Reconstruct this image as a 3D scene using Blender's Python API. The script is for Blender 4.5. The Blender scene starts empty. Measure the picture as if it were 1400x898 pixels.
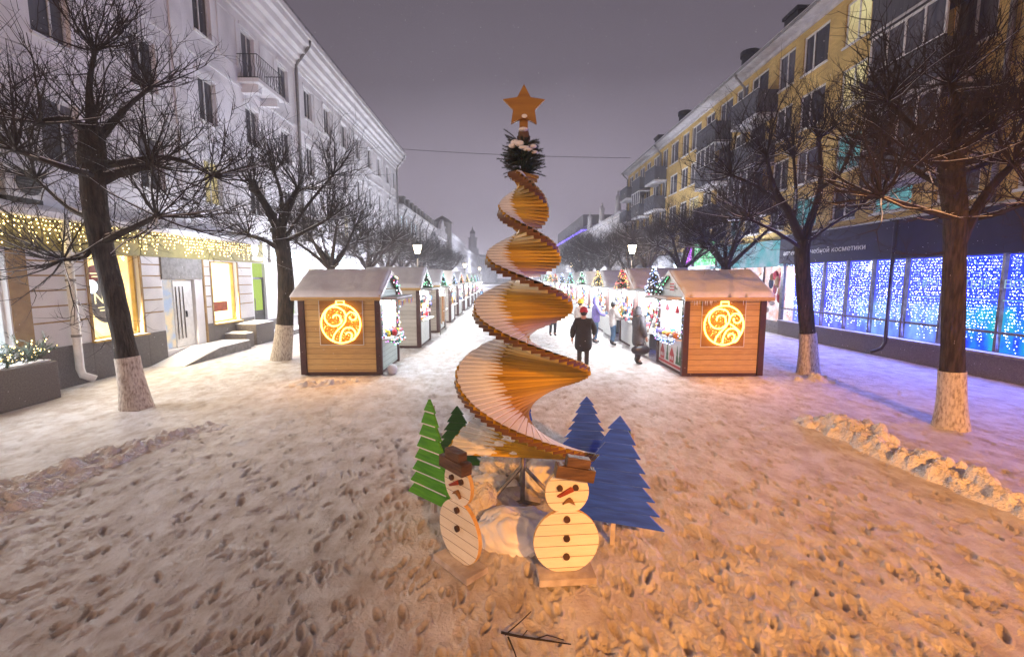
import bpy, bmesh, math, random
import numpy as np
from mathutils import Vector, Matrix, Euler, Quaternion
R = math.radians
PI = math.pi
rnd = random.Random(7)
sc = bpy.context.scene
col = sc.collection

# ------------------------------------------------------------------ camera
F = 622.2; EYE = 2.6
PSI = math.asin(10/626.); PIT = math.asin(70/626./math.cos(PSI))
_r = Vector((math.cos(PSI), -math.sin(PSI), 0))
_f = Vector((math.sin(PSI)*math.cos(PIT), math.cos(PSI)*math.cos(PIT), -math.sin(PIT)))
_u = Vector((math.sin(PSI)*math.sin(PIT), math.cos(PSI)*math.sin(PIT), math.cos(PIT)))
def ray(x, y): return _f + _r*((x-700)/F) + _u*((449-y)/F)
def G(x, y, z=0):                       # measured point on the ground
    d = ray(x, y); t = (z-EYE)/d.z
    return Vector((t*d.x, t*d.y, z))
def P(x, y, Y):                         # measured point at depth Y
    d = ray(x, y); t = Y/d.y
    return Vector((t*d.x, Y, EYE+t*d.z))
cam = bpy.data.cameras.new('camera'); cam.lens = 16; cam.sensor_width = 36
cam.clip_end = 2000; cam.clip_start = .05
camo = bpy.data.objects.new('camera', cam); col.objects.link(camo)
camo.location = (0, 0, EYE); camo.rotation_euler = (PI/2-PIT, 0, -PSI)
sc.camera = camo

# ------------------------------------------------------------------ materials
def new_mat(name):
    m = bpy.data.materials.new(name); m.use_nodes = True
    n = m.node_tree.nodes; l = m.node_tree.links
    b = n.get('Principled BSDF'); o = n.get('Material Output')
    return m, n, l, b, o
def pmat(name, c1, c2=None, scale=6, rough=.8, bump=0, bscale=None, stretch=(1, 1, 1), metal=0, lo=.35, hi=.65, spec=.4, bdist=.02):
    m, n, l, b, o = new_mat(name)
    b.inputs['Roughness'].default_value = rough; b.inputs['Metallic'].default_value = metal
    b.inputs['Specular IOR Level'].default_value = spec
    c2 = c2 or tuple(v*.78 for v in c1)
    tc = n.new('ShaderNodeTexCoord'); mp = n.new('ShaderNodeMapping')
    mp.inputs['Scale'].default_value = stretch
    l.new(tc.outputs['Object'], mp.inputs['Vector'])
    nz = n.new('ShaderNodeTexNoise'); nz.inputs['Scale'].default_value = scale; nz.inputs['Detail'].default_value = 6
    l.new(mp.outputs[0], nz.inputs['Vector'])
    rp = n.new('ShaderNodeValToRGB')
    rp.color_ramp.elements[0].position = lo; rp.color_ramp.elements[1].position = hi
    rp.color_ramp.elements[0].color = (*c1, 1); rp.color_ramp.elements[1].color = (*c2, 1)
    l.new(nz.outputs[0], rp.inputs[0]); l.new(rp.outputs[0], b.inputs['Base Color'])
    if bump:
        nb = n.new('ShaderNodeTexNoise'); nb.inputs['Scale'].default_value = bscale or scale*4; nb.inputs['Detail'].default_value = 8
        l.new(mp.outputs[0], nb.inputs['Vector'])
        bp = n.new('ShaderNodeBump'); bp.inputs['Strength'].default_value = bump; bp.inputs['Distance'].default_value = bdist
        l.new(nb.outputs[0], bp.inputs['Height']); l.new(bp.outputs[0], b.inputs['Normal'])
    return m
def emat(name, c, s, sample=False, mottled=None, mscale=3):
    m, n, l, b, o = new_mat(name)
    n.remove(b); e = n.new('ShaderNodeEmission')
    e.inputs[0].default_value = (*c, 1); e.inputs[1].default_value = s
    if mottled:
        tc = n.new('ShaderNodeTexCoord'); nz = n.new('ShaderNodeTexNoise'); nz.inputs['Scale'].default_value = mscale; nz.inputs['Detail'].default_value = 4
        l.new(tc.outputs['Object'], nz.inputs['Vector'])
        rp = n.new('ShaderNodeValToRGB'); rp.color_ramp.elements[0].position = .38; rp.color_ramp.elements[1].position = .62
        rp.color_ramp.elements[0].color = (*c, 1); rp.color_ramp.elements[1].color = (*mottled, 1)
        l.new(nz.outputs[0], rp.inputs[0]); l.new(rp.outputs[0], e.inputs[0])
    l.new(e.outputs[0], o.inputs[0])
    m.cycles.emission_sampling = 'AUTO' if sample else 'NONE'
    return m
def glass_mat(name, tint=(1, 1, 1), fac=.1):
    m, n, l, b, o = new_mat(name); n.remove(b)
    t = n.new('ShaderNodeBsdfTransparent'); t.inputs[0].default_value = (*tint, 1)
    g = n.new('ShaderNodeBsdfGlossy'); g.inputs[1].default_value = .03
    x = n.new('ShaderNodeMixShader'); fr = n.new('ShaderNodeFresnel'); fr.inputs[0].default_value = 1.45
    ge = n.new('ShaderNodeNewGeometry'); iv = n.new('ShaderNodeMath'); iv.operation = 'SUBTRACT'; iv.inputs[0].default_value = 1; l.new(ge.outputs['Backfacing'], iv.inputs[1])
    m3 = n.new('ShaderNodeMath'); m3.operation = 'MULTIPLY'; m3.inputs[1].default_value = .35; l.new(fr.outputs[0], m3.inputs[0])
    mu = n.new('ShaderNodeMath'); mu.operation = 'MULTIPLY'; l.new(m3.outputs[0], mu.inputs[0]); l.new(iv.outputs[0], mu.inputs[1])
    l.new(mu.outputs[0], x.inputs[0]); l.new(t.outputs[0], x.inputs[1]); l.new(g.outputs[0], x.inputs[2]); l.new(x.outputs[0], o.inputs[0])
    return m
def plank_mat(name, c1, c2, pitch, axis=2, groove=(.03, .02, .01), rough=.6, gw=.06, off=0):
    """boards stacked along one axis: grain noise stretched along the boards, dark joint between them"""
    m, n, l, b, o = new_mat(name)
    b.inputs['Roughness'].default_value = rough; b.inputs['Specular IOR Level'].default_value = .3
    tc = n.new('ShaderNodeTexCoord'); sp = n.new('ShaderNodeSeparateXYZ'); l.new(tc.outputs['Object'], sp.inputs[0])
    d = n.new('ShaderNodeMath'); d.operation = 'DIVIDE'; l.new(sp.outputs[axis], d.inputs[0]); d.inputs[1].default_value = pitch
    a = n.new('ShaderNodeMath'); a.operation = 'ADD'; l.new(d.outputs[0], a.inputs[0]); a.inputs[1].default_value = 50+off
    fl = n.new('ShaderNodeMath'); fl.operation = 'FLOOR'; l.new(a.outputs[0], fl.inputs[0])
    fr = n.new('ShaderNodeMath'); fr.operation = 'FRACT'; l.new(a.outputs[0], fr.inputs[0])
    gl = n.new('ShaderNodeMath'); gl.operation = 'LESS_THAN'; l.new(fr.outputs[0], gl.inputs[0]); gl.inputs[1].default_value = gw
    wn = n.new('ShaderNodeTexWhiteNoise'); wn.noise_dimensions = '1D'; l.new(fl.outputs[0], wn.inputs['W'])
    mp = n.new('ShaderNodeMapping'); s = [2.5, 2.5, 2.5]; s[axis] = 26; mp.inputs['Scale'].default_value = s; l.new(tc.outputs['Object'], mp.inputs[0])
    nz = n.new('ShaderNodeTexNoise'); nz.inputs['Scale'].default_value = 1.6; nz.inputs['Detail'].default_value = 7; l.new(mp.outputs[0], nz.inputs['Vector'])
    ad = n.new('ShaderNodeMath'); ad.operation = 'MULTIPLY_ADD'; l.new(wn.outputs['Value'], ad.inputs[0]); ad.inputs[1].default_value = .45; l.new(nz.outputs[0], ad.inputs[2])
    rp = n.new('ShaderNodeValToRGB'); rp.color_ramp.elements[0].position = .4; rp.color_ramp.elements[1].position = .95
    rp.color_ramp.elements[0].color = (*c1, 1); rp.color_ramp.elements[1].color = (*c2, 1); l.new(ad.outputs[0], rp.inputs[0])
    mx = n.new('ShaderNodeMix'); mx.data_type = 'RGBA'; l.new(gl.outputs[0], mx.inputs[0]); l.new(rp.outputs[0], mx.inputs[6]); mx.inputs[7].default_value = (*groove, 1)
    l.new(mx.outputs[2], b.inputs['Base Color'])
    bp = n.new('ShaderNodeBump'); bp.inputs['Strength'].default_value = .6; bp.inputs['Distance'].default_value = .01; bp.invert = True
    l.new(gl.outputs[0], bp.inputs['Height']); l.new(bp.outputs[0], b.inputs['Normal'])
    return m
def brick_mat(name, c1, c2, mortar, sx=.25, sy=.075):
    m, n, l, b, o = new_mat(name); b.inputs['Roughness'].default_value = .85
    tc = n.new('ShaderNodeTexCoord'); sp = n.new('ShaderNodeSeparateXYZ'); l.new(tc.outputs['Object'], sp.inputs[0])
    cb = n.new('ShaderNodeCombineXYZ')
    ad = n.new('ShaderNodeMath'); ad.operation = 'ADD'; l.new(sp.outputs[0], ad.inputs[0]); l.new(sp.outputs[1], ad.inputs[1])
    l.new(ad.outputs[0], cb.inputs[0]); l.new(sp.outputs[2], cb.inputs[1])
    br = n.new('ShaderNodeTexBrick'); l.new(cb.outputs[0], br.inputs['Vector'])
    br.inputs['Color1'].default_value = (*c1, 1); br.inputs['Color2'].default_value = (*c2, 1); br.inputs['Mortar'].default_value = (*mortar, 1)
    br.inputs['Scale'].default_value = 1; br.inputs['Brick Width'].default_value = sx; br.inputs['Row Height'].default_value = sy; br.inputs['Mortar Size'].default_value = .006
    nz = n.new('ShaderNodeTexNoise'); nz.inputs['Scale'].default_value = .8; nz.inputs['Detail'].default_value = 7; l.new(tc.outputs['Object'], nz.inputs['Vector'])
    rp = n.new('ShaderNodeValToRGB'); rp.color_ramp.elements[0].color = (.72, .70, .68, 1); rp.color_ramp.elements[1].color = (1.1, 1.1, 1.1, 1); rp.color_ramp.elements[0].position = .3; rp.color_ramp.elements[1].position = .65
    l.new(nz.outputs[0], rp.inputs[0])
    mx = n.new('ShaderNodeMix'); mx.data_type = 'RGBA'; mx.blend_type = 'MULTIPLY'; mx.inputs[0].default_value = 1
    l.new(br.outputs[0], mx.inputs[6]); l.new(rp.outputs[0], mx.inputs[7]); l.new(mx.outputs[2], b.inputs['Base Color'])
    bp = n.new('ShaderNodeBump'); bp.inputs['Strength'].default_value = .5; bp.inputs['Distance'].default_value = .01; bp.invert = True
    l.new(br.outputs['Fac'], bp.inputs['Height']); l.new(bp.outputs[0], b.inputs['Normal'])
    return m

M = {}
M['snow'] = pmat('snow', (.86, .87, .9), (.78, .79, .82), 3, .65, .5, 26, bdist=.03)
M['snowcap'] = pmat('snow_cap', (.86, .87, .9), (.8, .81, .84), 5, .7, .4, 18, bdist=.02)
M['bank'] = pmat('bank_snow', (.80, .78, .78), (.64, .59, .56), 3.2, .8, 1, 30, lo=.42, hi=.7, bdist=.05)
M['wood'] = pmat('spruce_board', (.70, .46, .040), (.46, .25, .014), 1.2, .5, .25, 5, stretch=(1, 9, 14), lo=.3, hi=.7, bdist=.006)
def tint_by_object(m, lo, hi):
    n = m.node_tree.nodes; l = m.node_tree.links; b = n.get('Principled BSDF'); src = b.inputs['Base Color'].links[0].from_socket
    oi = n.new('ShaderNodeObjectInfo'); mr = n.new('ShaderNodeMapRange'); mr.inputs[3].default_value = lo; mr.inputs[4].default_value = hi; l.new(oi.outputs['Random'], mr.inputs[0])
    mx = n.new('ShaderNodeMix'); mx.data_type = 'RGBA'; mx.blend_type = 'MULTIPLY'; mx.inputs[0].default_value = 1; l.new(src, mx.inputs[6]); l.new(mr.outputs[0], mx.inputs[7]); l.new(mx.outputs[2], b.inputs['Base Color'])
tint_by_object(M['wood'], .55, 1.1)
M['woodend'] = pmat('dark_wood', (.17, .075, .025), (.085, .035, .012), 4, .6, .3, 30)
M['star'] = pmat('star_wood', (.34, .17, .018), (.24, .105, .010), 1.3, .55, .2, 9, stretch=(1, 1, 10), bdist=.005)
M['hat'] = pmat('stained_wood', (.155, .085, .042), (.065, .034, .017), 5, .5, .3, 20, stretch=(1, 1, 5))
M['cream'] = plank_mat('cream_planks', (.86, .83, .72), (.74, .69, .56), .098, 2, (.12, .07, .03), .55, .045)
M['creamedge'] = pmat('cut_edge', (.75, .48, .18), (.6, .34, .1), 12, .6)
M['carrot'] = pmat('carrot_paint', (.36, .06, .02), (.2, .03, .012), 9, .45)
M['button'] = pmat('button_wood', (.085, .04, .018), (.04, .02, .01), 14, .5)
M['mouthw'] = pmat('mouth_wood', (.26, .13, .04), (.13, .06, .02), 12, .5)
M['green'] = pmat('green_paint', (.12, .44, .03), (.06, .28, .02), 3, .4, .25, 12, stretch=(1, 1, 9), bdist=.004)
M['dgreen'] = pmat('dark_green_paint', (.025, .12, .028), (.014, .07, .016), 3, .45, .2, 12, stretch=(1, 1, 9), bdist=.004)
M['blue'] = pmat('blue_paint', (.028, .10, .72), (.018, .06, .46), 3, .4, .25, 12, stretch=(1, 1, 9), bdist=.004)
M['slush'] = pmat('grey_batten', (.58, .53, .50), (.34, .29, .26), 7, .8, .3, 25)
M['metal'] = pmat('grey_metal', (.24, .23, .23), (.15, .14, .14), 9, .45, .1, 30, metal=.5)
M['dmetal'] = pmat('dark_metal', (.035, .035, .04), (.02, .02, .024), 9, .5, 0, metal=.4)
M['bark'] = pmat('bark', (.055, .040, .032), (.013, .009, .008), 9, .95, 1, 20, stretch=(2.4, 2.4, .4), lo=.4, hi=.6, bdist=.06)
M['twig'] = pmat('twig_bark', (.030, .020, .017), (.016, .011, .010), 5, .9)
M['lime'] = pmat('whitewash', (.60, .55, .50), (.26, .21, .18), 15, .95, 1, 30, stretch=(2, 2, .7), lo=.42, hi=.68, bdist=.02)
M['plaster'] = pmat('white_plaster', (.82, .80, .82), (.62, .60, .62), .9, .9, .15, 30, stretch=(1, 1, .35))
M['plaster2'] = pmat('white_stucco', (.74, .72, .73), (.62, .6, .62), 1.2, .9, .15, 30)
M['groove'] = pmat('ochre_trim', (.36, .23, .09), (.25, .15, .055), 5, .8)
M['granite'] = pmat('granite', (.17, .15, .14), (.095, .083, .078), 38, .55, .15, 80)
M['greyst'] = pmat('grey_stone', (.25, .235, .225), (.16, .15, .14), 10, .75, .2, 40)
M['olive'] = pmat('olive_board', (.27, .23, .07), (.20, .17, .05), 5, .7)
M['wframe'] = pmat('white_frame', (.72, .71, .70), (.6, .59, .58), 8, .5)
M['dframe'] = pmat('dark_frame', (.035, .032, .03), (.02, .02, .02), 8, .5)
M['yframe'] = pmat('yellow_frame', (.62, .42, .10), (.5, .32, .07), 6, .5)
M['dpane'] = pmat('dark_glass', (.022, .024, .032), (.06, .058, .066), 1.6, .07, spec=.8, stretch=(1, 3, .5)); tint_by_object(M['dpane'], .4, 2.6)
M['ochre'] = brick_mat('ochre_brick', (.68, .49, .17), (.57, .39, .12), (.34, .22, .08))
M['eave'] = pmat('eave_paint', (.6, .58, .6), (.45, .43, .45), 4, .8)
M['balc'] = pmat('balcony_sheet', (.085, .085, .10), (.055, .055, .066), 3, .6, .4, 9, stretch=(10, 10, .1))
M['navy'] = pmat('navy_fascia', (.012, .010, .034), (.008, .007, .022), 2, .7, spec=.2)
M['glass'] = glass_mat('shop_glass')
M['plk'] = plank_mat('stall_planks', (.64, .43, .17), (.46, .28, .10), .145, 2, (.05, .02, .006), .6, .05)
M['wplk'] = plank_mat('pale_planks', (.62, .58, .52), (.48, .44, .38), .145, 2, (.2, .17, .13), .6, .05)
M['gplk'] = plank_mat('pale_green_planks', (.55, .62, .57), (.42, .50, .45), .145, 2, (.16, .2, .17), .6, .05)
M['post'] = pmat('brown_post', (.075, .022, .016), (.045, .014, .01), 6, .55)
M['inner'] = pmat('stall_lining', (.82, .82, .80), (.72, .72, .7), 4, .7)
M['fir'] = pmat('fir_needles', (.03, .075, .035), (.015, .04, .02), 20, .6)
M['fir2'] = pmat('dark_fir_needles', (.022, .05, .028), (.012, .028, .018), 20, .6)
M['tinsel'] = pmat('tinsel', (.06, .16, .11), (.1, .2, .22), 30, .35)
M['trunkw'] = pmat('twig_wood', (.07, .04, .025), (.04, .025, .015), 10, .9)
M['rock'] = pmat('stone_block', (.30, .25, .22), (.2, .16, .14), 6, .85, .5, 20)
M['tile'] = pmat('roof_sheet', (.1, .09, .09), (.07, .065, .065), 4, .7)
for nm, c in dict(black_cloth=(.018, .018, .022), dark_cloth=(.03, .032, .04), grey_cloth=(.075, .075, .09), purple_cloth=(.16, .14, .42), white_cloth=(.6, .56, .55), blue_cloth=(.06, .13, .24), red_cloth=(.42, .018, .03), yellow_cloth=(.65, .48, .03), pink_cloth=(.6, .2, .25), brown_cloth=(.07, .04, .03), beige_cloth=(.42, .26, .14), leather=(.022, .02, .028), boot=(.016, .014, .014), skin=(.5, .28, .2), hair=(.03, .02, .014), teal_cloth=(.05, .28, .3), orange_cloth=(.6, .2, .04)).items():
    M[nm] = pmat(nm, c, tuple(v*.7 for v in c), 9, .85 if nm not in ('leather', 'boot') else .4, .3, 40)
M['red_paint'] = pmat('red_paint', (.5, .05, .05), None, 5, .5)
M['poster'] = pmat('white_board', (.75, .76, .74), (.66, .67, .66), 4, .6)
# light givers
M['neon'] = emat('neon_tube', (1, .52, .10), 7.5)
M['glint'] = emat('orange_bulb', (1, .33, .03), 5)
M['ballback'] = emat('lit_orange_mesh', (.75, .19, .012), 1.2, mottled=(1, .36, .03), mscale=16)
M['warmbulb'] = emat('warm_bulb', (1, .74, .30), 9)
M['whitebulb'] = emat('white_bulb', (.86, .92, 1), 7)
M['bluebulb'] = emat('blue_bulb', (.35, .5, 1), 8)
M['dimblue'] = emat('dim_blue_bulb', (.25, .4, 1), 3)
M['redbulb'] = emat('red_bulb', (1, .12, .15), 5)
M['greenbulb'] = emat('green_bulb', (.2, 1, .45), 5)
M['violetbulb'] = emat('violet_bulb', (.8, .3, 1), 5)
M['goldbulb'] = emat('gold_bulb', (1, .6, .15), 6)
M['lamp'] = emat('lamp_glow', (1, .80, .52), 16)
M['winwarm'] = emat('lit_shop_interior', (1, .80, .42), 2.2, True, mottled=(1, .68, .22), mscale=1.1)
M['winhot'] = emat('bright_shop_interior', (1, .78, .34), 3.6, True, mottled=(1, .88, .55), mscale=2.2)
M['wincool'] = emat('cool_shop_interior', (.72, .88, 1), 2.6, True)
M['winroom'] = emat('lit_room', (.95, .82, .42), .75, mottled=(.7, .55, .28), mscale=1.5)
M['winteal'] = emat('teal_lit_room', (.25, .75, .8), .6, mottled=(.12, .3, .36), mscale=3)
M['lime_glow'] = emat('lime_lit_pane', (.62, .85, .16), .8)
M['signwhite'] = emat('white_light_sign', (.78, .9, 1), 4.5, True)
M['signgreen'] = emat('green_light_sign', (.12, .9, .3), 1.6, True, mottled=(.6, 1, .75), mscale=4)
M['signteal'] = emat('teal_light_sign', (.18, .6, .68), .8, mottled=(.5, .7, .85), mscale=1.5)
M['signviolet'] = emat('violet_light_sign', (.6, .15, 1), 2)
M['ledblue'] = emat('blue_led_strip', (.22, .16, 1), 3)
M['mixlit'] = emat('lit_display', (.85, .85, .95), 1.3, True, mottled=(.9, .5, .42), mscale=2.3)
M['letterglow'] = emat('backlit_letters', (1, .88, .5), 1.7)
M['farlit'] = emat('far_lit_window', (.7, .85, 1), 1.4)

# ------------------------------------------------------------------ mesh builder
def wloc(o):
    v = Vector((0, 0, 0))
    while o: v += o.location; o = o.parent
    return v
class MB:
    def __init__(s): s.v = []; s.f = []; s.m = []
    def add(s, vs, fs, mi=0):
        b = len(s.v); s.v += [tuple(v) for v in vs]
        for f in fs: s.f.append(tuple(i+b for i in f)); s.m.append(mi)
    def box(s, x0, x1, y0, y1, z0, z1, mi=0, T=None):
        vs = [Vector((x, y, z)) for x in (x0, x1) for y in (y0, y1) for z in (z0, z1)]
        if T: vs = [T @ v for v in vs]
        s.add(vs, [(0, 1, 3, 2), (4, 6, 7, 5), (0, 4, 5, 1), (2, 3, 7, 6), (0, 2, 6, 4), (1, 5, 7, 3)], mi)
    def tube(s, pts, rad, n=6, mi=0, cap=True):
        pts = [Vector(p) for p in pts]
        if not hasattr(rad, '__len__'): rad = [rad]*len(pts)
        b = len(s.v); up = None
        for i, p in enumerate(pts):
            t = (pts[min(i+1, len(pts)-1)]-pts[max(i-1, 0)])
            if t.length < 1e-9: t = Vector((0, 0, 1))
            t.normalize()
            if up is None:
                up = Vector((0, 0, 1)) if abs(t.z) < .9 else Vector((1, 0, 0))
            a = t.cross(up)
            if a.length < 1e-5: a = t.cross(Vector((0, 1, .3)))
            a.normalize(); c = a.cross(t); up = c
            for k in range(n):
                q = 2*PI*k/n; w = p+(a*math.cos(q)+c*math.sin(q))*rad[i]
                s.v.append((w.x, w.y, w.z))
        for i in range(len(pts)-1):
            for k in range(n):
                k2 = (k+1) % n
                s.f.append((b+i*n+k, b+i*n+k2, b+(i+1)*n+k2, b+(i+1)*n+k)); s.m.append(mi)
        if cap:
            s.f.append(tuple(b+k for k in range(n))[::-1]); s.m.append(mi)
            s.f.append(tuple(b+(len(pts)-1)*n+k for k in range(n))); s.m.append(mi)
    def prism(s, pts, d, T=None, mi=0, mside=None):
        """outline in local XZ (seen from -Y, counter-clockwise), thickness d along Y"""
        n = len(pts)
        vs = [Vector((x, -d/2, z)) for x, z in pts]+[Vector((x, d/2, z)) for x, z in pts]
        if T: vs = [T @ v for v in vs]
        s.add(vs, [tuple(range(n)), tuple(range(2*n-1, n-1, -1))], mi)
        b = len(s.v)-2*n
        for i in range(n):
            j = (i+1) % n
            s.f.append((b+j, b+i, b+n+i, b+n+j)); s.m.append(mi if mside is None else mside)
    def octa(s, c, r, mi=0):
        x, y, z = c
        s.add([(x+r, y, z), (x-r, y, z), (x, y+r, z), (x, y-r, z), (x, y, z+r), (x, y, z-r)],
              [(0, 2, 4), (2, 1, 4), (1, 3, 4), (3, 0, 4), (2, 0, 5), (1, 2, 5), (3, 1, 5), (0, 3, 5)], mi)
    def ball(s, c, r, nu=12, nv=8, mi=0, T=None):
        if not hasattr(r, '__len__'): r = (r, r, r)
        c = Vector(c); vs = [Vector((0, 0, -r[2]))]
        for j in range(1, nv):
            q = -PI/2+PI*j/nv
            for i in range(nu):
                a = 2*PI*i/nu; vs.append(Vector((r[0]*math.cos(q)*math.cos(a), r[1]*math.cos(q)*math.sin(a), r[2]*math.sin(q))))
        vs.append(Vector((0, 0, r[2])))
        vs = [c+v for v in vs]
        if T: vs = [T @ v for v in vs]
        fs = [(0, 1+(i+1) % nu, 1+i) for i in range(nu)]
        for j in range(nv-2):
            for i in range(nu):
                a = 1+j*nu+i; b2 = 1+j*nu+(i+1) % nu
                fs.append((a, b2, b2+nu, a+nu))
        L = len(vs)-1
        fs += [(L, 1+(nv-2)*nu+i, 1+(nv-2)*nu+(i+1) % nu) for i in range(nu)]
        s.add(vs, fs, mi)
    def build(s, name, mats, parent=None, smooth=False, world=True, bev=0, loc=None):
        me = bpy.data.meshes.new(name)
        off = wloc(parent) if (parent and world) else Vector((0, 0, 0))
        if loc is not None: off = off+Vector(loc) if parent and world else Vector(loc)
        a = np.array(s.v, dtype=np.float64).reshape(-1, 3)
        if off.length: a = a-np.array(off)
        me.from_pydata(a.tolist(), [], s.f)
        if not isinstance(mats, (list, tuple)): mats = [mats]
        for m in mats: me.materials.append(M[m] if isinstance(m, str) else m)
        if len(mats) > 1: me.polygons.foreach_set('material_index', s.m)
        if smooth: me.polygons.foreach_set('use_smooth', [True]*len(s.f))
        me.update()
        o = bpy.data.objects.new(name, me); col.objects.link(o)
        if parent: o.parent = parent
        if loc is not None:
            o.location = Vector(loc)-(wloc(parent) if parent and world else Vector((0, 0, 0)))
            if parent and world:      # vertices were shifted by parent + loc: undo the double
                pass
        if bev:
            md = o.modifiers.new('bevel', 'BEVEL'); md.width = bev; md.segments = 2; md.limit_method = 'ANGLE'
        return o
def one(name, mb, mat, label, cat, base, group=None, smooth=False, bev=0):
    """a thing that is one mesh, its origin at its base"""
    o = mb.build(name, mat, None, smooth, bev=bev)
    b = Vector(base); o.data.transform(Matrix.Translation(-b)); o.location = b
    o['label'] = label; o['category'] = cat
    if group: o['group'] = group
    return o
def thing(name, label, cat, loc=(0, 0, 0), rz=0, group=None):
    o = bpy.data.objects.new(name, None); col.objects.link(o); o.empty_display_size = .2
    o.location = loc; o.rotation_euler = (0, 0, rz); o['label'] = label; o['category'] = cat
    if group: o['group'] = group
    return o
def struct(o): o['kind'] = 'structure'; return o
def kids(o): return [c for c in o.children]
def copy_tree(o, parent=None):
    c = o.copy(); col.objects.link(c); c.parent = parent
    for ch in kids(o): copy_tree(ch, c)
    return c
def relabel(o, label, **kw):
    o['label'] = label
    for k, v in kw.items(): o[k] = v
    return o
def override(o, name, mat):
    """give copied parts with this name another material without touching the shared mesh"""
    for c in o.children:
        if c.name.split('.')[0] == name:
            c.material_slots[0].link = 'OBJECT'; c.material_slots[0].material = M[mat]
        override(c, name, mat)
def text_mesh(s, size, depth=.004):
    cu = bpy.data.curves.new('text', 'FONT'); cu.body = s; cu.size = size; cu.extrude = depth; cu.align_x = 'LEFT'; cu.resolution_u = 3
    ob = bpy.data.objects.new('text', cu); col.objects.link(ob)
    dg = bpy.context.evaluated_depsgraph_get(); me = bpy.data.meshes.new_from_object(ob.evaluated_get(dg))
    bpy.data.objects.remove(ob); return me
def text_obj(name, s, size, mat, T, parent, width=None):
    me = text_mesh(s, size)
    xs = [v.co.x for v in me.vertices]
    if width:
        k = width/(max(xs)-min(xs)); me.transform(Matrix.Diagonal((k, 1, 1, 1)))
    me.transform(Matrix.Translation(-wloc(parent)) @ T)
    me.materials.clear(); me.materials.append(M[mat])
    o = bpy.data.objects.new(name, me); col.objects.link(o); o.parent = parent; return o
def facing(s, X, u, z):
    """frame for lettering on a street wall: s=+1 wall looks to +X, s=-1 to -X"""
    return Matrix(((0, 0, s, X), (s, 0, 0, u), (0, 1, 0, z), (0, 0, 0, 1)))

# ------------------------------------------------------------------ noise
def _h(ix, iy, seed):
    n = (ix*374761393+iy*668265263+seed*974711) & 0xffffffff
    n = ((n ^ (n >> 13))*1274126177) & 0xffffffff
    return ((n ^ (n >> 16)) & 0xffff)/65535.
def vn(x, y, seed=0):
    x = np.asarray(x, float); y = np.asarray(y, float)
    ix = np.floor(x).astype(np.int64); iy = np.floor(y).astype(np.int64)
    fx = x-ix; fy = y-iy; fx = fx*fx*fx*(fx*(fx*6-15)+10); fy = fy*fy*fy*(fy*(fy*6-15)+10)
    a = _h(ix, iy, seed); b = _h(ix+1, iy, seed); c = _h(ix, iy+1, seed); d = _h(ix+1, iy+1, seed)
    return (a+(b-a)*fx)*(1-fy)+(c+(d-c)*fx)*fy-.5
def fbm(x, y, o=4, seed=0):
    t = 0; a = 1
    for i in range(o):
        t = t+a*vn(np.asarray(x)*2**i+17*i, np.asarray(y)*2**i-9*i, seed+i); a *= .5
    return t
# ------------------------------------------------------------------ the snow-covered street
def rough(x, y, seed):
    t = 0; a = 1
    for i in range(6): t = t+a*vn(x*2**i+13*i, y*2**i-7*i, seed+i); a *= .62
    return t
def base_height(X, Y):
    r = np.hypot(X, Y); fade = 1/(1+(r/22)**2)
    h = .030*fbm(X*.5, Y*.28, 3, 1)
    pk = np.clip(.55+1.5*fbm(X*.55+3, Y*.22, 3, 91), .18, 1.25)      # packed paths between rougher trodden snow
    fade = fade*pk
    h = h+fade*(.012*fbm(X*3, Y*1.0, 4, 5)-.018*np.abs(fbm(X*5, Y*3, 3, 11))+.022*rough(X*8, Y*6, 23)-.012*np.abs(fbm(X*24, Y*19, 2, 29)))
    # ploughed streaks along the street on the left
    st = np.clip((-X-.5)/3, 0, 1)*np.clip((7.5-Y)/4, 0, 1)
    h = h+st*.026*fbm(X*6.5, Y*1.3, 4, 31)
    return h
HERE = []                                   # footprints (x, y, heading, size, depth)
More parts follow.
